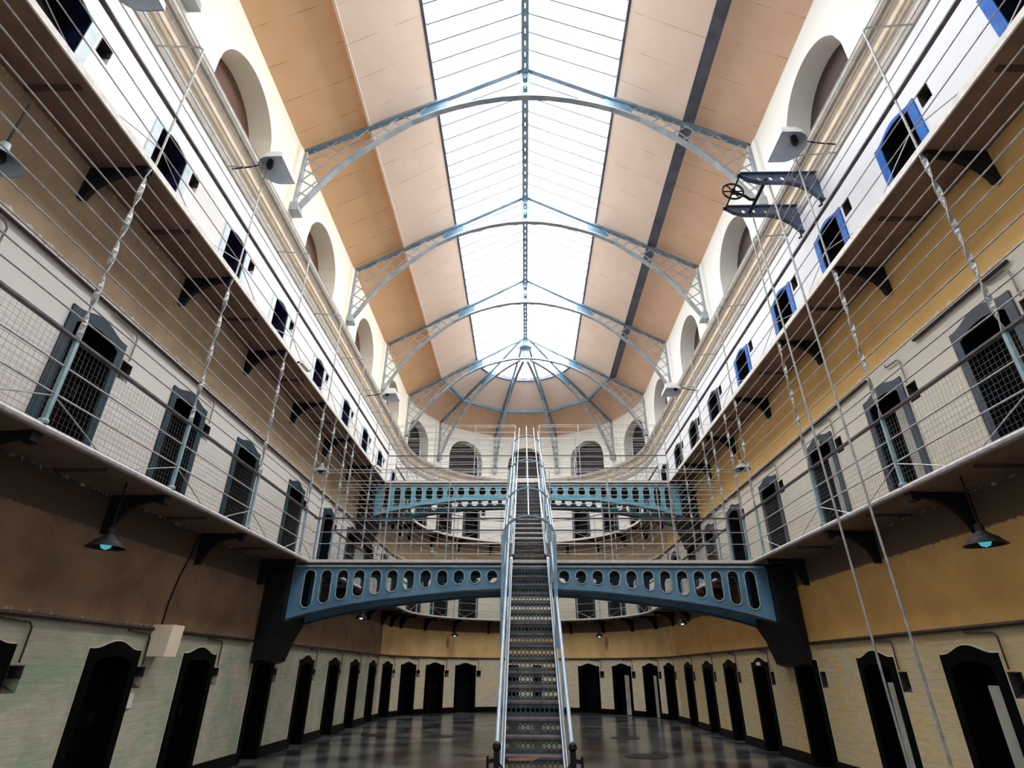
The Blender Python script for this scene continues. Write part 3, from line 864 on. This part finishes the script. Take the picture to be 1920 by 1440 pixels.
for lvl, zt in ((1, Z1), (2, Z2)):
    for seg, u0, u1 in (('L', YN, YC), ('A', 0.0, 180.0), ('R', YN, YC)):
        k = 1.0 if seg != 'A' else math.radians(1) * R
        posts = (L1P if lvl == 1 else L2P)[seg]
        gap = {('L', 1): (12.72, 13.75), ('R', 1): (12.48, 13.56), ('L', 2): (18.2, 19.5), ('R', 2): (18.2, 19.5)}.get((seg, lvl))
        r = thing('gallery_railing', '%s safety railing of many bars along the %s gallery of the %s' % ('storey-high' if lvl == 1 else 'tall', 'lower' if lvl == 1 else 'upper', SIDE[seg]), 'railing', 'gallery railings')
        runs = [(u0, u1)] if not gap else [(u0, gap[0]), (gap[1], u1)]
        for h in (RZ1 if lvl == 1 else RZ2):
            over = h > 2.1 if lvl == 1 else h > 2.0
            for a, b in ([(u0, u1)] if over else runs):
                part('rail', MB().tube(wline(seg, a, b, DR, zt + h), 0.0095 if lvl == 1 else 0.0085, 6), M['rail'], r, True)
        for a, b in runs:
            part('handrail', MB().sweep([(DR - 0.03, zt + 0.94), (DR + 0.03, zt + 0.94), (DR + 0.03, zt + 0.965), (DR - 0.03, zt + 0.965)], stations(seg, a, b)), M['handrail'], r)
        for u in posts:
            mb = MB()
            if lvl == 1:
                twisted_post(mb, wp(seg, u, DR, zt + 0.0), wp(seg, u, DR, zt + 0.95), 0.042, 0.042, 0)
                mb.lathe([(0.0, 0.05), (0.045, 0.045), (0.05, 0.03), (0.045, 0.0)], 12, wp(seg, u, DR, zt + 0.005))
                o = part('post', mb, M['post_blue'], r)
                mb = MB()
                twisted_post(mb, wp(seg, u, DR, zt + 0.95), wp(seg, u, DR, Z2 - 0.1), 0.062, 0.014, 2.5)
                part('twisted_bar', mb, M['post'], r)
            else:
                mb.tube([wp(seg, u, DR, zt), wp(seg, u, DR, zt + 2.36), wp(seg, u, DR - 0.02, zt + 2.45), wp(seg, u, DR - 0.09, zt + 2.5), wp(seg, u, 0.3, zt + 2.53), wp(seg, u, 0.0, zt + 2.56)], 0.015, 7)
                part('post', mb, M['post'], r, True)
        if lvl == 2:
            for d, h in ((0.62, 2.52), (0.47, 2.54), (0.32, 2.55), (0.16, 2.56)):
                part('rail', MB().tube(wline(seg, u0, u1, d, zt + h), 0.008, 6), M['rail'], r, True)
        # braces
        for u in posts:
            if gap and gap[0] - 0.2 <= u <= gap[1] + 0.2: continue
            for sg in (-1, 1):
                e = u + sg * 0.8 / k
                if seg == 'A' and not (0 < e < 180): continue
                if gap and gap[0] < e < gap[1]: continue
                part('brace', MB().tube([wp(seg, u, DR, zt + 0.31), wp(seg, (u + e) / 2, DR, zt + 0.165), wp(seg, e, DR, zt + 0.01)], 0.0075, 5), M['rail'], r, True)
        if lvl == 1:
            for a, b in zip(posts, posts[1:]):
                if gap and a == gap[0]: continue
                mb = MB()
                n = int(round((b - a) * k / 0.062))
                t = 0.0016
                for i in range(1, n):
                    u = a + (b - a) * i / n
                    mb.tube([wp(seg, u, DR - 0.014, zt + 0.015), wp(seg, u, DR - 0.014, zt + 0.945)], t, 3)
                nl = 1 if seg != 'A' else 4
                for i in range(15):
                    z = zt + 0.03 + 0.064 * i
                    mb.tube([wp(seg, a + (b - a) * q / nl, DR - 0.014, z) for q in range(nl + 1)], t, 3)
                part('mesh_panel', mb, M['mesh'], r)

# ------------------------------------------------------------------ footbridges
def footbridge(name_lvl, y0, y1, ztop, archf, hole_top, gm, deck_m):
    r = thing('footbridge', '%s iron footbridge with oval-holed arched girders across the hall' % name_lvl, 'footbridge', 'footbridges', loc=(0, y0, 0))
    dy = y1 - y0
    holes = []
    for s in (-1, 1):
        for i in range(12):
            c = s * (0.765 + 0.355 * i)
            hw = 0.118
            zt_, zb_ = hole_top, archf(abs(c)) + 0.13
            hh = max(zt_ - hw, zb_ + hw)
            holes.append((c - hw, c + hw, lambda x, c=c, zb_=zb_: zb_ + hw - math.sqrt(max(0, hw * hw - (x - c) ** 2)), lambda x, c=c, hh=hh: hh + math.sqrt(max(0, hw * hw - (x - c) ** 2)), 12))
    xs = [-5.44 + 10.88 * i / 64 for i in range(65)]
    gr = []
    for j, (ya, yb) in enumerate(((0.0, 0.03), (dy - 0.03, dy))):
        g = part('girder', MB().plate(xs, lambda x: archf(abs(x)), lambda x: ztop - 0.13, holes, lambda x, y, z: (x, y, z), ya, yb), M[gm], r, merge=True)
        if j == 0:
            for h in holes:
                n = 9
                c = (h[0] + h[1]) / 2; hw = (h[1] - h[0]) / 2
                top = [(c + hw * math.cos(PI * q / n)) for q in range(n + 1)]
                loop = [(x, -0.006, h[3](x)) for x in top] + [(x, -0.006, h[2](x)) for x in top[::-1]]
                part('oval_rim', MB().tube(loop, 0.014, 5, True), M['rim'], g)
        # lower flange, dark toned in place of the shade under the girder
        st = [(lambda a, b, x=x: (x, a, archf(abs(x)) + b)) for x in xs]
        yc = (ya + yb) / 2
        part('flange', MB().sweep([(yc - 0.07, -0.03), (yc + 0.07, -0.03), (yc + 0.07, 0.0), (yc - 0.07, 0.0)], st), M['string'], g)
    part('deck', MB().box((-R + DG + 0.02, -0.06, ztop - 0.075), (R - DG - 0.02, dy + 0.06, ztop)), M['soffit'], r)
    part('nosing', MB().box((-R + DG + 0.02, -0.085, ztop - 0.05), (R - DG - 0.02, -0.06, ztop + 0.01)), M[deck_m], r)
    part('top_flange', MB().box((-5.0, -0.05, ztop - 0.14), (5.0, 0.08, ztop - 0.1)), M['rim'], r)
    part('top_flange', MB().box((-5.0, dy - 0.08, ztop - 0.14), (5.0, dy + 0.05, ztop - 0.1)), M['rim'], r)
    # dark underside tray between the girders
    st = [(lambda a, b, x=x: (x, a, b)) for x in (-5.3, 5.3)]
    part('underside', MB().sweep([(0.04, ztop - 0.14), (dy - 0.04, ztop - 0.14), (dy - 0.04, ztop - 0.1), (0.04, ztop - 0.1)], st), M['dark'], r)
    for s in (-1, 1):
        mb = MB()
        poly = [(5.05, ztop - 0.14), (5.5, ztop - 0.14), (5.5, ztop - 2.0), (5.36, ztop - 1.95), (5.22, ztop - 1.5), (5.05, ztop - 1.2)]
        mb.prism([(s * x, z) for x, z in poly], lambda x, z, d: (x, d, z), -0.22, dy + 0.05)
        part('end_bearing', mb, M['dark'], r)
    return r
A1 = [(0, 3.17), (1.47, 3.10), (2.44, 3.0), (3.2, 2.91), (3.91, 2.80), (4.56, 2.66), (5.17, 2.49), (5.6, 2.3)]
def interp(pts):
    def f(x):
        for (a, za), (b, zb) in zip(pts, pts[1:]):
            if a <= x <= b: return za + (zb - za) * (x - a) / (b - a)
        return pts[-1][1]
    return f
archA = interp(A1)
archB = interp([(0, 6.70), (0.7, 6.69), (2.25, 6.63), (3.4, 6.48), (4.35, 6.29), (5.03, 6.1), (5.6, 5.9)])
YB1, YB1b = 12.45, 13.58
YB2, YB2b = 18.22, 19.5
footbridge('lower', YB1, YB1b, Z1 - 0.005, archA, 3.525, 'girder', 'kerb')
footbridge('upper', YB2, YB2b, Z2 - 0.03, archB, 7.075, 'girder_up', 'kerb_up')

def bridge_railing(which, y, zt, face, gapx, label):
    r = thing('bridge_railing', label, 'railing', 'footbridge railings')
    xe = R - DR
    runs = [(-xe, -gapx + 0.035), (gapx + 0.035, xe)] if gapx else [(-xe, xe)]
    for h in (0.35, 0.6, 1.14, 1.33, 1.55, 1.77, 1.97, 2.04):
        for a, b in runs:
            part('rail', MB().tube([(a, y, zt + h), (b, y, zt + h)], 0.0085, 6), M['rail'], r, True)
    for a, b in runs:
        part('handrail', MB().box((a, y - 0.014, zt + 0.89), (b, y + 0.014, zt + 0.92)), M['handrail'], r)
    xs = [-3.15, -1.78, 1.82, 3.2] + ([-gapx + 0.035, gapx + 0.035] if gapx else [0.0])
    for x in xs:
        part('post', MB().tube([(x, y, zt), (x, y, zt + 1.85), (x, y + face * 0.02, zt + 1.97), (x, y + face * 0.06, zt + 2.04)], 0.014, 7), M['rail'], r, True)
bridge_railing(1, YB1 - 0.02, Z1, 1, 0.47, 'tall bar railing along the near edge of the lower footbridge')
bridge_railing(1, YB1b + 0.02, Z1, -1, 0.47, 'tall bar railing along the far edge of the lower footbridge')
bridge_railing(2, YB2 - 0.02, Z2 - 0.02, 1, 0.42, 'tall bar railing along the near edge of the upper footbridge')
bridge_railing(2, YB2b + 0.02, Z2 - 0.02, -1, None, 'tall bar railing along the far edge of the upper footbridge')

# ------------------------------------------------------------------ iron stairs
SX = 0.035
def riser_mesh(hw, h, y):
    """perforated riser standing at y, x from -hw..hw, z 0..h"""
    holes = []
    n = 11
    pitch = 2 * hw / n
    rad = 0.029
    for i in range(n):
        c = -hw + pitch * (i + 0.5)
        holes.append((c - rad, c + rad, lambda x, c=c: h / 2 - math.sqrt(max(0, rad * rad - (x - c) ** 2)), lambda x, c=c: h / 2 + math.sqrt(max(0, rad * rad - (x - c) ** 2)), 8))
        if i < n - 1:
            e = c + pitch / 2
            d = 0.0055
            holes.append((e - d, e + d, lambda x: h / 2 + 0.03, lambda x: h / 2 + 0.05, 1))
            holes.append((e - d, e + d, lambda x: h / 2 - 0.05, lambda x: h / 2 - 0.03, 1))
    return MB().plate([-hw, 0.0, hw], lambda x: 0.0, lambda x: h, holes, lambda x, yy, z: (x, yy, z), 0.0, 0.006)
def stair(name_label, ytop, ztop, g, r_, n, hw, hand_from, extra):
    root = thing('iron_staircase', name_label, 'staircase', 'iron stair flights', loc=(SX, 0, 0))
    tm = MB().box((-hw, 0.0, -0.03), (hw, g + 0.03, 0.0)).mesh('tread', M['tread'])
    rm = riser_mesh(hw, r_ - 0.035, 0).mesh('riser', M['stair'], merge=True)
    for k in range(n):
        y, z = ytop - g * k, ztop - r_ * k
        t = link('tread', tm, root); t.location = (0, y, z)
        q = link('riser', rm, root); q.location = (0, y + 0.02, z - r_ + 0.003)
    y1, z1 = ytop + g * 0.6, ztop + r_ * 0.6
    y0, z0 = ytop - g * (n - 1) - g * 0.55, ztop - r_ * (n - 1) - r_ * 0.55
    for s in (-1, 1):
        part('stringer', MB().bar((s * (hw + 0.014), y0, z0 - 0.02), (s * (hw + 0.014), y1, z1 - 0.02), 0.025, 0.27), M['string'], root)
        part('stringer_cap', MB().bar((s * (hw + 0.012), y0, z0 + 0.125), (s * (hw + 0.012), y1, z1 + 0.125), 0.05, 0.02), M['hand'], root)
    return root, (y0, z0, y1, z1)
lo, (ya, za, yb, zb) = stair('lower iron stair flight with pierced risers rising from the floor', 12.18, 3.53, 0.2483, 0.1925, 19, 0.375, 0, None)
sl = 0.1925 / 0.2483
def zlo(y): return 3.53 + (y - 12.18) * sl
for s in (-1, 1):
    x = s * 0.43
    part('handrail', MB().tube([(x, 7.55, zlo(7.55) + 0.86), (x, 12.4, zlo(12.4) + 0.9)], 0.026, 10), M['hand'], lo, True)
    part('newel', MB().box((x - 0.03, 7.46, 0.0), (x + 0.03, 7.56, 0.8)).lathe([(0.0, 0.1), (0.04, 0.07), (0.05, 0.03), (0.03, 0.0)], 10, (x, 7.5, 0.8)), M['dark'], lo)
    part('collar', MB().bar((x - s * 0.02, 7.5, 0.72), (x + s * 0.1, 7.5, 0.7), 0.03, 0.04).tube([(x + s * 0.1, 7.5, 0.75), (x + s * 0.1, 7.5, 0.55)], 0.014, 6), M['dark'], lo)
    for y in (8.9, 10.3, 11.7):
        part('baluster', MB().tube([(x * 0.97, y, zlo(y)), (x, y, zlo(y) + 0.88)], 0.012, 6), M['hand'], lo, True)
# chain across the foot and a splintered plank on a low tread
mb = MB()
mb.tube([(-0.43 + 0.86 * i / 14, 7.5, 0.72 - 0.34 * math.sin(PI * i / 14)) for i in range(15)], 0.011, 5)
c = tag(part('chain', mb, M['dark'], None), 'black chain slung across the foot of the lower stair', 'chain'); c.location = (SX, 0, 0)
k = 15
mb = MB().prism([(-0.33, 0.0), (-0.02, 0.0), (0.06, 0.03), (-0.1, 0.035), (-0.33, 0.02)], lambda x, z, d: (x, d, z), -0.012, 0.0)
c = tag(part('wood_splinter', mb, M['wood'], None), 'bare orange wood strip on the nosing of a low stair tread', 'wood strip'); c.location = (SX, 12.18 - 0.2483 * k, 3.53 - 0.1925 * k - 0.045)

up, (ya, za, yb, zb) = stair('upper iron stair flight climbing to the upper footbridge', 18.32, 7.25, 0.3005, 0.194, 18, 0.36, 0, None)
su = 0.194 / 0.3005
def zup(y): return 7.25 + (y - 18.32) * su
for s in (-1, 1):
    for h, xo, rr in ((0.95, 0.43, 0.021), (0.62, 0.425, 0.015), (0.34, 0.42, 0.012)):
        part('handrail', MB().tube([(s * xo, 13.1, zup(13.1) + h), (s * xo, 18.2, zup(18.2) + h)], rr, 8), M['hand'], up, True)
    for y in (13.2, 14.4, 15.7, 17.0, 18.15):
        part('baluster', MB().tube([(s * 0.415, y, zup(y)), (s * 0.43, y, zup(y) + 0.95)], 0.012, 6), M['hand'], up, True)
o = tag(part('white_board', MB().box((-0.37, 18.3, 7.29), (0.37, 18.33, 7.42)), M['white'], None), 'white board across the top of the upper stair', 'board'); o.location = (SX, 0, 0)

# safety cage over the stairs
cg = thing('stair_cage', 'blue hooped safety cage with white rods arching over the stairs', 'safety cage', loc=(SX - 0.03, 0, 0))
def cage_z(y): return 4.08 + 0.624 * (y - 10.0)
HOOPS = [10.0, 11.56, 13.9, 16.95]
for y in HOOPS:
    zt = cage_z(y)
    hwid = 0.45
    sh = 0.34
    pts = []
    zl = max(zlo(y) + 0.1, 0) if y < 12.4 else zup(max(y, 13.0)) + 0.3
    prof = [(-hwid, zl)] + [(-hwid * math.cos(PI * i / 14), zt - sh + sh * math.sin(PI * i / 14)) for i in range(15)] + [(hwid, zl)]
    mb = MB()
    for (xa, a), (xb, b) in zip(prof, prof[1:]):
        mb.bar((xa, y, a), (xb, y, b), 0.08, 0.03 if abs(xb - xa) > 1e-6 else 0.06, (-(b - a), 0, (xb - xa)) if abs(xb - xa) > 1e-6 else (1, 0, 0))
    part('hoop', mb, M['hoop'], cg)
for x, zo in ((0.0, 0.0), (-0.25, -0.06), (0.25, -0.06), (-0.4, -0.2), (0.4, -0.2)):
    y0 = 10.0 if abs(x) < 0.3 else 10.0
    part('cage_rod', MB().tube([(x, y0, cage_z(y0) + zo), (x, 18.0, cage_z(18.0) + zo), (x, 18.2, cage_z(18.2) + zo + 0.08)], 0.012, 6), M['cage'], cg, True)
for x in (-0.45, 0.45):
    part('side_strip', MB().bar((x, 10.0, 3.72), (x, 12.4, 3.74 + 0.624 * 2.4), 0.014, 0.06).bar((x, 10.0, 2.75), (x, 12.35, 2.75 + 2.35 * sl), 0.014, 0.05), M['hoop'], cg)

# ------------------------------------------------------------------ pipes on the walls
for seg, u0, u1 in (('L', YN, YC), ('A', 0, 180), ('R', YN, YC)):
    k = 1.0 if seg != 'A' else math.radians(1) * R
    sg = {'L': 1, 'A': 1, 'R': -1}[seg]
    for lvl, z, dd in ((0, 2.12, 0.028), (1, 5.84, 0.022)):
        r = thing('conduit_pipe', 'dark conduit run above the %s doors of the %s' % (LEVEL[lvl], SIDE[seg]), 'pipe', 'conduit pipes')
        zb = (0, Z1)[lvl]
        runs = [(u0, u1)]
        if (seg, lvl) == ('R', 1): runs = [(3.0, 4.0), (5.2, 6.95), (8.2, 23.2)]
        if lvl == 0 and seg in 'LR':
            runs = [(u0, 12.15), (13.7, u1)]
        for a, b in runs:
            part('main_run', MB().tube(wline(seg, a, b, dd + 0.008, z), dd, 8), M['pipe'], r, True)
        for c in DOORS[seg]:
            a, b = c + sg * 0.1 / k, c + sg * 0.62 / k
            if lvl == 0 and seg in 'LR' and 11.8 < b < 14: continue
            if (seg, lvl) == ('R', 1) and c < 8: a = c + sg * 0.3
            zz = z - 0.05
            part('dropper', MB().tube([wp(seg, a, 0.03, z), wp(seg, a, 0.03, zz), wp(seg, a + (b - a) * 0.9, 0.03, zz - 0.02), wp(seg, b, 0.03, zz - 0.07), wp(seg, b, 0.03, zb + 1.65)], 0.011, 6), M['pipe_grey' if lvl else 'pipe'], r, True)

# ------------------------------------------------------------------ lamps
def dome_lamp_kind(rad, drop, mat, glow):
    prof = [(0.02, 0.0), (0.04, -0.01), (0.045, -0.09), (0.075, -0.12), (rad * 0.72, -0.175), (rad, -0.235), (rad + 0.012, -0.24), (rad - 0.012, -0.234), (rad * 0.69, -0.165), (0.06, -0.115), (0.0, -0.11)]
    a = MB().lathe([(r_, z) for r_, z in prof], 22).mesh('lamp_shade', mat, True)
    b = MB().tube([(0, 0, drop), (0, 0, 0.0)], 0.01, 6).mesh('stem', M['dark'])
    c = MB().lathe([(0.0, -0.11), (0.045, -0.13), (0.065, -0.2), (0.045, -0.245), (0.0, -0.265)], 14).mesh('bulb', glow, True)
    return [('lamp_shade', a), ('stem', b), ('bulb', c)]
K_dark = dome_lamp_kind(0.2, 0.55, M['dark'], M['glow'])
K_grey = dome_lamp_kind(0.2, 0.55, M['shade'], M['bulb'])
K_small = dome_lamp_kind(0.17, 0.42, M['dark'], M['lamp_on'])
def dome(kind, p, label, group):
    r = thing('pendant_lamp', label, 'lamp', group, loc=p)
    for n_, me in kind:
        link(n_, me, r)
dome(K_dark, (-4.98, 6.6, 3.1), 'dark dome lamp with painted-in cyan glint under the lower gallery on the left', 'lamps under the lower gallery')
dome(K_dark, (4.98, 6.36, 3.1), 'dark dome lamp with painted-in cyan glint under the lower gallery on the right', 'lamps under the lower gallery')
for seg, u, lb in (('A', 50, 'small lit lamp under the round gallery left of the stairs'), ('A', 130, 'small lit lamp under the round gallery right of the stairs')):
    dome(K_small, wp(seg, u, 0.55, 3.22), lb, 'lamps under the lower gallery')
dome(K_small, wp('L', 18.0, 0.55, 3.22), 'far dark dome lamp under the lower left gallery beyond the bridge', 'lamps under the lower gallery')
dome(K_small, wp('R', 19.6, 0.55, 3.22), 'far dark dome lamp under the lower right gallery beyond the bridge', 'lamps under the lower gallery')
dome(K_grey, (-5.0, 12.93, 6.1), 'grey dome lamp under the upper left gallery beside the bridge', 'lamps under the upper gallery')
dome(K_grey, (5.0, 12.62, 6.05), 'grey dome lamp under the upper right gallery beside the bridge', 'lamps under the upper gallery')
dome(K_grey, (-4.95, 3.56, 6.02), 'grey dome lamp cut by the left picture edge under the upper gallery', 'lamps under the upper gallery')
dome(K_grey, wp('A', 33, 0.4, 6.6), 'pale dome lamp under the upper gallery in the round end, left side', 'lamps under the upper gallery')

def flood_kind():
    """scoop-shaped floodlight: u-shaped mouth facing down and inwards (+y local = into the hall)"""
    n = 14
    hw = 0.32
    rim = [(-hw, 0.26), (-hw, 0.0)] + [(-hw * math.cos(PI * i / n), -0.27 * math.sin(PI * i / n)) for i in range(1, n)] + [(hw, 0.0), (hw, 0.26)]
    def shell(off, top):
        vs = []
        levels = [(1.0, 0.0), (0.96, 0.1), (0.8, 0.2), (0.5, 0.27), (0.15, 0.3)]
        for sc, z in levels:
            for x, y in rim:
                vs.append(((x) * (sc - off), (y + 0.02) * (sc - off) - 0.02, z * (1 - off)))
        m = len(rim)
        fs = []
        for i in range(len(levels) - 1):
            for k_ in range(m):
                j = (k_ + 1) % m
                fs.append((i * m + k_, i * m + j, (i + 1) * m + j, (i + 1) * m + k_))
        fs.append(tuple((len(levels) - 1) * m + k_ for k_ in range(m)))
        return vs, fs
    a = MB().add(*shell(0.0, 0.3)).mesh('lamp_shade', M['flood_out'], True)
    b = MB().add(*shell(0.035, 0.3)).mesh('reflector', M['flood_in'], True)
    c = MB().lathe([(0.0, 0.05), (0.04, 0.06), (0.06, 0.12), (0.05, 0.26)], 12, (0, -0.12, 0)).mesh('socket', M['bulb'], True)
    d = MB().tube([(0, -0.28, 0.16), (0, -0.5, 0.1), (0, -0.8, 0.06)], 0.014, 6).mesh('arm', M['dark'])
    return [('lamp_shade', a), ('reflector', b), ('socket', c), ('arm', d)]
FK = flood_kind()
for x, y, z, lb in ((-4.6, 7.2, 9.7, 'large grey scoop floodlight beside the first left roof truss foot'), (4.55, 6.84, 9.7, 'large grey scoop floodlight on the right wall above the hoist brackets'),
                    (-4.45, 16.4, 9.55, 'far scoop floodlight near the round end on the left'), (4.45, 15.4, 9.2, 'far scoop floodlight near the round end on the right'),
                    (-4.6, 3.5, 8.6, 'grey floodlight cut off by the top edge of the picture'),):
    r = thing('scoop_floodlight', lb, 'floodlight', 'scoop floodlights', loc=(x, y, z), rz=-PI / 2 if x < 0 else PI / 2)
    for n_, me in FK:
        link(n_, me, r)

# ------------------------------------------------------------------ loudspeaker on the left wall
r = thing('wall_speaker', 'cream box loudspeaker mounted on the left wall between ground-floor doors', 'loudspeaker', loc=(-R, 8.98, 1.76))
part('box', MB().prism([(-0.2, 0.0), (0.11, 0.0), (0.11, 0.42), (-0.2, 0.42)], lambda y, z, d: (0.02 + d * (0.9 + 0.1 * z / 0.42), y, z), 0.0, 0.3), M['cream'], r)
part('mount', MB().box((0.0, -0.1, 0.1), (0.03, 0.1, 0.3)), M['dark'], r)
tag(part('speaker_cable', MB().tube([(-R + 0.015, 9.0, 2.19), (-R + 0.015, 9.02, 2.5), (-R + 0.02, 9.12, 2.9), (-R + 0.02, 9.3, 3.3), (-R + 0.03, 9.35, 3.6)], 0.012, 6), M['dark'], None), 'dark cable rising from the cream loudspeaker to the gallery', 'cable')

# ------------------------------------------------------------------ small signs
tag(part('sign_plate', MB().box((R - 0.05, 14.92, 1.76), (R - 0.035, 15.16, 1.83)), M['white'], None), 'small white plate on the head of a black right-hand door', 'sign')
tag(part('sign_plate', MB().box((R - 0.05, 10.0, 5.42), (R - 0.035, 10.1, 5.52)), M['white'], None), 'small white tag at the head of a right gallery door', 'sign')

tag(part('wall_plate', MB().box((-R, 8.64, 1.12), (-R + 0.02, 8.78, 1.3)), M['white'], None), 'white plate below the recess beside a left ground-floor door', 'plate')

# ------------------------------------------------------------------ hoist on the right wall
hr = thing('wall_hoist', 'dark blue iron hoist with two brackets and a wheel high on the right wall', 'hoist')
for y in (7.75, 8.6):
    f = lambda x, yy, z, y=y: (x, y + yy, z)
    holes = []
    for i, xc in enumerate((4.4, 4.62, 4.84, 5.06)):
        h0 = 0.055
        holes.append((xc - 0.05, xc + 0.05, lambda x, xc=xc: 9.93 - h0 * (1 - abs(x - xc) / 0.05), lambda x, xc=xc: 9.93 + h0 * (1 - abs(x - xc) / 0.05), 2))
    lo_f = interp([(4.05, 10.03), (4.2, 9.9), (4.4, 9.83), (4.9, 9.82), (5.1, 9.76), (5.3, 9.6), (5.44, 9.4), (5.53, 9.36)])
    b = part('bracket', MB().plate([4.05, 4.2, 4.4, 4.6, 4.8, 5.0, 5.1, 5.2, 5.3, 5.4, 5.5], lo_f, lambda x: 10.06, holes, f, -0.012, 0.012), M['hoist'], hr, merge=True)
    mb = MB()
    xs = [4.05, 4.2, 4.4, 4.9, 5.1, 5.3, 5.44, 5.5]
    for a, c in zip(xs, xs[1:]):
        mb.bar((a, y, lo_f(a)), (c, y, lo_f(c)), 0.09, 0.02)
    mb.bar((4.05, y, 10.06), (5.5, y, 10.06), 0.1, 0.02)
    part('flange', mb, M['hoist'], b)
    part('pin', MB().tube([(4.0, y, 10.02), (4.08, y, 10.02)], 0.035, 8).tube([(5.42, y, 9.4), (5.42, y, 9.26), (5.36, y, 9.22)], 0.02, 6), M['dark'], b)
part('axle', MB().tube([(4.06, 7.7, 10.03), (4.06, 8.65, 10.03)], 0.018, 8), M['dark'], hr, True)
wl = MB().tube([(4.06 + 0.2 * math.cos(t), 8.15, 10.03 + 0.2 * math.sin(t)) for t in [2 * PI * k / 28 for k in range(28)]], 0.02, 7, True)
whl = part('wheel', wl, M['dark'], hr, True)
mb = MB()
for k in range(3):
    t = PI * k / 3
    mb.bar((4.06 - 0.2 * math.cos(t), 8.15, 10.03 - 0.2 * math.sin(t)), (4.06 + 0.2 * math.cos(t), 8.15, 10.03 + 0.2 * math.sin(t)), 0.02, 0.02, (0, 1, 0))
part('spokes', mb.tube([(4.06, 8.1, 10.03), (4.06, 8.2, 10.03)], 0.04, 8), M['dark'], whl)
part('cross_shaft', MB().tube([(4.5, 7.7, 9.86), (4.5, 8.65, 9.86)], 0.035, 8), M['dark'], hr, True)
part('lever', MB().tube([(4.5, 8.2, 9.86), (4.38, 8.2, 9.86), (4.3, 8.2, 9.95), (4.18, 8.2, 10.02), (4.06, 8.2, 10.03)], 0.028, 7), M['dark'], hr, True)
for (yt, ybm, lb) in ((7.8, 7.45, 'nearer'), (8.66, 8.28, 'farther')):
    o = part('hoist_rod', MB().tube([(4.6, yt, 9.8), (4.6, ybm, 0.0)], 0.017, 8), M['post'], None, True)
    tag(o, 'long grey rod dropping from the hoist to the floor, the %s of two' % lb, 'rod', 'hoist rods')

# ------------------------------------------------------------------ floor covers
for x, y, a, b, lb in ((2.5, 14.3, 0.46, 0.42, 'nearest dark round cover in the floor right of the stairs'), (2.64, 18.0, 0.4, 0.36, 'farther dark round cover in the floor right of the stairs'),
                       (-2.42, 18.0, 0.4, 0.36, 'dark round cover in the floor left of the stairs'), (-4.3, 18.2, 0.34, 0.34, 'dark round cover in the floor near the left wall')):
    mb = MB().add([(x + a * math.cos(2 * PI * k / 28), y + b * math.sin(2 * PI * k / 28), z) for z in (0.0, 0.006) for k in range(28)],
                  [tuple(range(28))[::-1], tuple(range(28, 56))] + [(k, (k + 1) % 28, 28 + (k + 1) % 28, 28 + k) for k in range(28)])
    tag(part('floor_cover', mb, M['cover'], None), lb, 'floor cover', 'round floor covers')

# ------------------------------------------------------------------ security cameras on the upper gallery edge
for y, lb in ((9.95, 'small white security camera on the left upper gallery edge, nearer one'), (16.5, 'small white security camera on the left upper gallery edge, farther one')):
    r = thing('security_camera', lb, 'camera', 'security cameras', loc=(-4.66, y, 7.24))
    part('housing', MB().bar((0.03, -0.05, -0.02), (0.12, 0.16, -0.1), 0.09, 0.08), M['white'], r)
    part('mount', MB().tube([(-0.1, 0, 0.0), (0.03, 0, 0.0), (0.06, 0.02, -0.03)], 0.02, 6), M['dark'], r)
    part('lens', MB().bar((0.12, 0.16, -0.1), (0.128, 0.18, -0.107), 0.06, 0.06), M['dark'], r)
